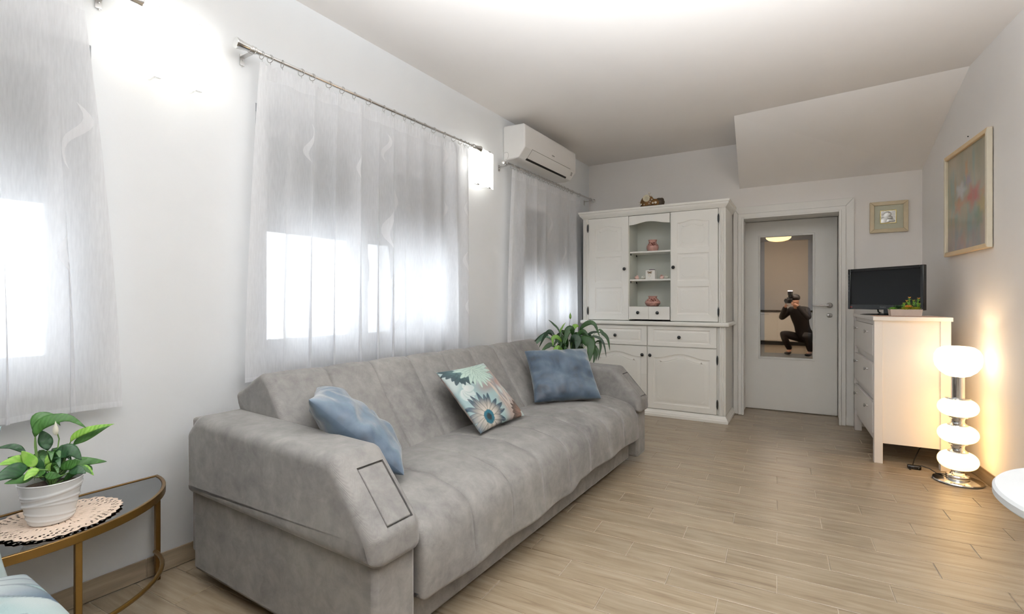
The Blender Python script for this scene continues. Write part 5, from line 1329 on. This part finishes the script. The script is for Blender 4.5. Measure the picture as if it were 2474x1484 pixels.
# round white table at the lower right
rt = thing('round_table', 'white round table top cut off by the right edge', 'table', FW, (.80, 1.53, 0))
TX, TY, TR = .735, 1.525, .350
m = MB(); m.lathe([(0, .690), (TR-.006, .690), (TR, .696), (TR, .710), (TR-.005, .716), (0, .716)], (TX, TY, 0), 96); part('table_top', m, M['table_white'], rt)
m = MB(); m.lathe([(0, .02), (.03, .02), (.03, .690), (0, .690)], (TX, TY, 0), 24); part('pedestal', m, M['white_paint'], rt)
m = MB(); m.lathe([(0, 0), (.22, 0), (.22, .012), (.05, .03), (0, .03)], (TX, TY, 0), 48); part('foot', m, M['white_paint'], rt)

# ================================================================== PICTURES
pf = thing('framed_relief', 'small silver relief of a veiled mother and child in a cream wooden frame', 'picture', FW, (.668, 5.497, 1.90))
def mitred(par, F_, x0, x1, z0, z1, w, y0, y1, mat, prof=.006, axis='Y', nm='frame_rail', mats=None):
    qs = [[(x0, z0), (x0+w, z0+w), (x0+w, z1-w), (x0, z1)], [(x1, z0), (x1, z1), (x1-w, z1-w), (x1-w, z0+w)], [(x0, z1), (x0+w, z1-w), (x1-w, z1-w), (x1, z1)], [(x0, z0), (x1, z0), (x1-w, z0+w), (x0+w, z0+w)]]
    for i, q in enumerate(qs):
        m = MB(); m.prism(q, y0, y1, axis); part(nm, m, mats[i] if mats else mat, par, .004)
x0, x1, z0, z1 = .531, .806, 1.760, 2.037
mitred(pf, None, x0, x1, z0, z1, .034, 5.470, 5.495, M['frame_cream'])
m = MB(); m.box(x0+.03, x1-.03, 5.482, 5.494, z0+.03, z1-.03); part('mat_board', m, M['mat_green'], pf)
rx0, rx1, rz0, rz1 = .612, .718, 1.846, 1.953
m = MB(); m.box(rx0-.005, rx1+.005, 5.476, 5.4825, rz0-.005, rz1+.005); part('gold_border', m, M['gold'], pf, .001)
def relief(a, b):
    def E(cx, cy, rx, ry, rot=0, h=1):
        dx, dy = a-cx, b-cy; c, s = math.cos(rot), math.sin(rot); x = (dx*c+dy*s)/rx; y = (-dx*s+dy*c)/ry; q = x*x+y*y
        return h*math.sqrt(1-q) if q < 1 else 0
    ang = math.atan2(b-.62, a-.52); h = .10*(.5+.5*math.cos(ang*26))*(1 if math.hypot(a-.52, b-.62) > .2 else 0)
    h = max(h, E(.42, .60, .27, .34, -.25, .75), E(.20, .16, .30, .36, -.5, .8), E(.36, .35, .22, .34, -.3, .6))
    h = max(h, E(.56, .68, .15, .19, -.35, .95) if True else 0)
    if abs(E(.52, .58, .10, .15, -.3, 1)-.2) < .12: h -= .15
    h = max(h, E(.62, .42, .17, .12, .1, 1.0), E(.66, .20, .30, .13, -.25, .9), E(.50, .14, .2, .14, .3, .85))
    return h
N = 90
m = MB(); m.grid([[(rx0+(rx1-rx0)*i/N, 5.4758-.008*relief(i/N, j/N), rz0+(rz1-rz0)*j/N) for j in range(N+1)] for i in range(N+1)]); part('relief_plate', m, M['silver'], pf, smooth=180)
# large abstract painting on the right wall (frame FR: room at x<0, y along)
pn = thing('framed_painting', 'tall pastel painting of blurred flowers in a pale frame on the right wall', 'picture', FR, (0, -1.03, 1.85))
y0, y1, z0, z1 = -1.405, -.648, 1.478, 2.222
def mit2(w):
    qs = [[(y0, z0), (y0+w, z0+w), (y0+w, z1-w), (y0, z1)], [(y1, z0), (y1, z1), (y1-w, z1-w), (y1-w, z0+w)], [(y0, z1), (y0+w, z1-w), (y1-w, z1-w), (y1, z1)], [(y0, z0), (y1, z0), (y1-w, z0+w), (y0+w, z0+w)]]
    for i, q in enumerate(qs):
        m = MB(); m.prism(q, -.034, -.004, 'X'); part('frame_rail', m, M['frame_white'] if i < 2 else M['frame_beige'], pn, .005)
mit2(.030)
NX, NZ = 130, 130; cols = []; P = []
def paint(x, y):
    f = fbm(x*5, y*3, 3); g = fbm(x*9+4, y*3, 8); c = lerp3(C3(146, 148, 128), C3(178, 166, 146), f*1.3)
    c = lerp3(c, C3(128, 156, 148), smooth01(.45, .75, g)*.55)
    c = lerp3(c, C3(150, 118, 128), smooth01(.5, .0, y)*.4*fbm(x*6, y*6, 14)*2)
    for (cx, cy, rx, ry, col, s) in ((.66, .50, .17, .13, C3(188, 78, 80), .9), (.36, .60, .13, .085, C3(206, 206, 214), .8), (.54, .67, .09, .07, C3(150, 134, 160), .7), (.50, .78, .04, .10, C3(204, 142, 88), .7), (.22, .68, .04, .12, C3(190, 140, 84), .5),
                                     (.86, .38, .12, .12, C3(190, 160, 84), .6), (.30, .46, .12, .09, C3(196, 122, 96), .6), (.46, .16, .10, .14, C3(186, 130, 90), .5), (.80, .28, .10, .10, C3(92, 128, 108), .6), (.50, .22, .25, .14, C3(110, 150, 150), .5), (.92, .50, .10, .05, C3(200, 140, 100), .5)):
        dx, dy = (x-cx)/rx, (y-cy)/ry; a = math.atan2(dy, dx); r = math.hypot(dx, dy)*(1+.22*math.cos(a*5+cx*9))+.5*(fbm(x*14, y*14, 5)-.5)
        c = lerp3(c, col, (1-smooth01(.25, 1.25, r))*s*.8*(.7+.5*fbm(x*20, y*8, 6)))
    return c
for i in range(NX+1):
    row = []
    for j in range(NZ+1):
        a, b = i/NX, j/NZ; row.append((-.016, y1-.026-(y1-y0-.052)*a, z0+.026+(z1-z0-.052)*b)); cols.append(paint(a, b))
    P.append(row)
m = MB(); m.grid(P); part('painting', m, M['paint_print'], pn, smooth=0, vcol=cols)
m = MB(); m.box(-.012, -.002, y0+.01, y1-.01, z0+.01, z1-.01); part('backing', m, M['dark_back'], pn)
m = MB(); m.ball((-.004, -1.015, 2.275), .004, 8); nl = single('wall_nail', m, M['black_iron'], FR, (-.004, -1.015, 2.275), 'small nail in the wall above the flower painting', 'nail')

# ================================================================== BEHIND THE CAMERA (seen in the door glass)
cl = thing('ceiling_light', 'round warm ceiling light reflected in the door glass', 'ceiling light', FW, (-.09, -2.15, CEIL))
m = MB(); m.lathe([(0, 2.62), (.12, 2.625), (.22, 2.65), (.27, 2.69), (.28, 2.72), (0, 2.722)], (-.09, -2.15, 0), 40); part('glass_shade', m, M['lamp_warm_disc'], cl, smooth=60)
m = MB(); m.lathe([(0, 2.72), (.29, 2.72), (.29, 2.75), (0, 2.75)], (-.09, -2.15, 0), 40); part('mounting_ring', m, M['chrome'], cl)
kc = thing('kitchen_cabinet', 'tall brown kitchen unit reflected in the left of the door glass', 'cabinet', FW, (-1.05, -3.05, 0))
m = MB(); m.box(-1.35, -.72, -3.39, -2.82, .06, 1.78); part('carcass', m, M['cab_brown'], kc, .004)
m = MB(); m.box(-1.345, -.725, -2.82, -2.80, .08, .88); part('door', m, M['cab_brown'], kc, .004)
m = MB(); m.box(-1.345, -.725, -2.82, -2.80, .89, 1.77); part('door', m, M['cab_brown'], kc, .004)
m = MB(); m.box(-1.33, -.74, -3.36, -2.84, 0, .06); part('plinth', m, M['black_iron'], kc)
kb = thing('kitchen_base_unit', 'white kitchen base unit reflected behind the photographer', 'cabinet', FW, (.1, -3.1, 0))
m = MB(); m.box(-.70, 1.1, -3.39, -2.82, .10, .86); part('carcass', m, M['white_paint'], kb, .003)
m = MB(); m.box(-.71, 1.11, -3.395, -2.78, .86, .90); part('worktop', m, M['cab_brown'], kb, .003)
for k in range(3):
    m = MB(); m.box(-.69+.6*k, -.11+.6*k, -2.82, -2.80, .12, .85); d = part('door', m, M['white_paint'], kb, .003)
    m = MB(); m.tube([(-.5+.6*k, -2.78, .8), (-.3+.6*k, -2.78, .8)], .006, 8); m.tube([(-.5+.6*k, -2.80, .8), (-.5+.6*k, -2.78, .8)], .004, 6); m.tube([(-.3+.6*k, -2.80, .8), (-.3+.6*k, -2.78, .8)], .004, 6); part('handle', m, M['steel'], d)
m = MB(); m.box(-.66, 1.06, -3.37, -2.86, 0, .10); part('plinth', m, M['black_iron'], kb)

# photographer crouching behind the camera, seen only in the door glass (frame FP: y forward along the view)
pe = thing('person', 'person in dark clothes crouching with a camera, reflected in the door glass', 'person', FP, (.05, -.55, 0))
def skin_mesh(name, verts, edges, radii, mat, parent, root=0, sub=2):
    b = root_base(parent); me = bpy.data.meshes.new(name); me.from_pydata([(v[0]-b[0], v[1]-b[1], v[2]-b[2]) for v in verts], edges, [])
    o = bpy.data.objects.new(name, me); COL.objects.link(o); o.parent = parent
    sk = o.modifiers.new('skin', 'SKIN'); sk.use_smooth_shade = True
    for i, r_ in enumerate(radii): me.skin_vertices[0].data[i].radius = (r_, r_) if not isinstance(r_, tuple) else r_
    me.skin_vertices[0].data[root].use_root = True
    su = o.modifiers.new('sub', 'SUBSURF'); su.levels = sub; su.render_levels = sub; me.materials.append(mat); return o
V = [(.05, -.60, .40), (.05, -.58, .55), (.05, -.50, .74), (.05, -.42, .90), (.05, -.36, 1.00), (.055, -.30, 1.07), (.06, -.265, 1.13), (.06, -.25, 1.19),
     (-.12, -.42, .95), (-.24, -.26, .76), (-.085, -.17, 1.03), (-.055, -.13, 1.06), (.22, -.42, .95), (.34, -.27, .78), (.155, -.18, 1.05), (.105, -.13, 1.09),
     (-.05, -.60, .36), (-.20, -.24, .46), (-.17, -.50, .09), (-.17, -.36, .04), (.15, -.60, .36), (.31, -.22, .44), (.27, -.47, .09), (.27, -.33, .04)]
Ed = [(0, 1), (1, 2), (2, 3), (3, 4), (4, 5), (5, 6), (6, 7), (3, 8), (8, 9), (9, 10), (10, 11), (3, 12), (12, 13), (13, 14), (14, 15), (0, 16), (16, 17), (17, 18), (18, 19), (0, 20), (20, 21), (21, 22), (22, 23)]
Rr = [.13, .13, .14, .13, .06, .055, .085, .082, .062, .042, .03, .022, .062, .042, .03, .022, .09, .065, .042, .035, .09, .065, .042, .035]
skin_mesh('body', V, Ed, Rr, M['skin'], pe)
ci = [0, 1, 2, 3, 4, 8, 9, 10, 12, 13, 14, 16, 17, 18, 20, 21, 22]; mp_ = {v: i for i, v in enumerate(ci)}
skin_mesh('clothing', [V[i] for i in ci], [(mp_[a], mp_[b]) for a, b in Ed if a in mp_ and b in mp_], [Rr[i]+.018 for i in ci], M['cloth_dark'], pe)
m = MB(); m.ball((.06, -.275, 1.215), .098, 20, (.92, 1.0, .82)); part('hair', m, M['hair'], pe, smooth=180)
for s, ft in ((-1, V[19]), (1, V[23])):
    m = MB(); m.ball((ft[0], ft[1]-.05, .032), .06, 16, (.7, 2.1, .52)); part('shoe', m, M['black_iron'], pe, smooth=180)
for s, hd in ((-1, V[11]), (1, V[15])):
    for k in range(5):
        z = hd[2]+.026-.017*k if k < 4 else hd[2]+.03; ln = (.8, 1, .95, .75, .7)[k]
        f0 = (hd[0], hd[1]+.004, z); f1 = (hd[0]-s*.012, hd[1]+.034*ln, z); f2 = (hd[0]-s*.030, hd[1]+.046*ln, z-.002)
        if k == 4: f0 = (hd[0], hd[1]-.015, hd[2]); f1 = (hd[0]-s*.02, hd[1]-.03, hd[2]-.015); f2 = (hd[0]-s*.038, hd[1]-.028, hd[2]-.02)
        m = MB(); m.tube([f0, f1, f2], [.0095, .0085, .0065], 8); part('finger', m, M['skin'], pe, smooth=180)
cmr = thing('camera', 'black camera with a lit flash on top held by the reflected person', 'camera', FP, (.0, -.14, H))
m = MB(); m.box(-.07, .07, -.165, -.105, H-.055, H+.045); m.box(-.03, .03, -.165, -.11, H+.045, H+.072); part('body', m, M['black_iron'], cmr, .01)
m = MB(); m.lathe([(0, -.105), (.036, -.105), (.036, -.05), (.040, -.035), (.040, -.028), (.034, -.028), (.030, -.034), (0, -.036)], (0, 0, H), 32, 'Y'); part('lens', m, M['black_iron'], cmr)
m = MB(); m.box(-.0, .07, -.16, -.11, H+.072, H+.12); m.box(-.002, .072, -.165, -.095, H+.12, H+.20); part('flash_unit', m, M['black_iron'], cmr, .005)
m = MB(); m.box(.002, .068, -.162, -.098, H+.1995, H+.212); part('flash_window', m, M['lit_white'], cmr, .002)
print('objects', len(bpy.data.objects))
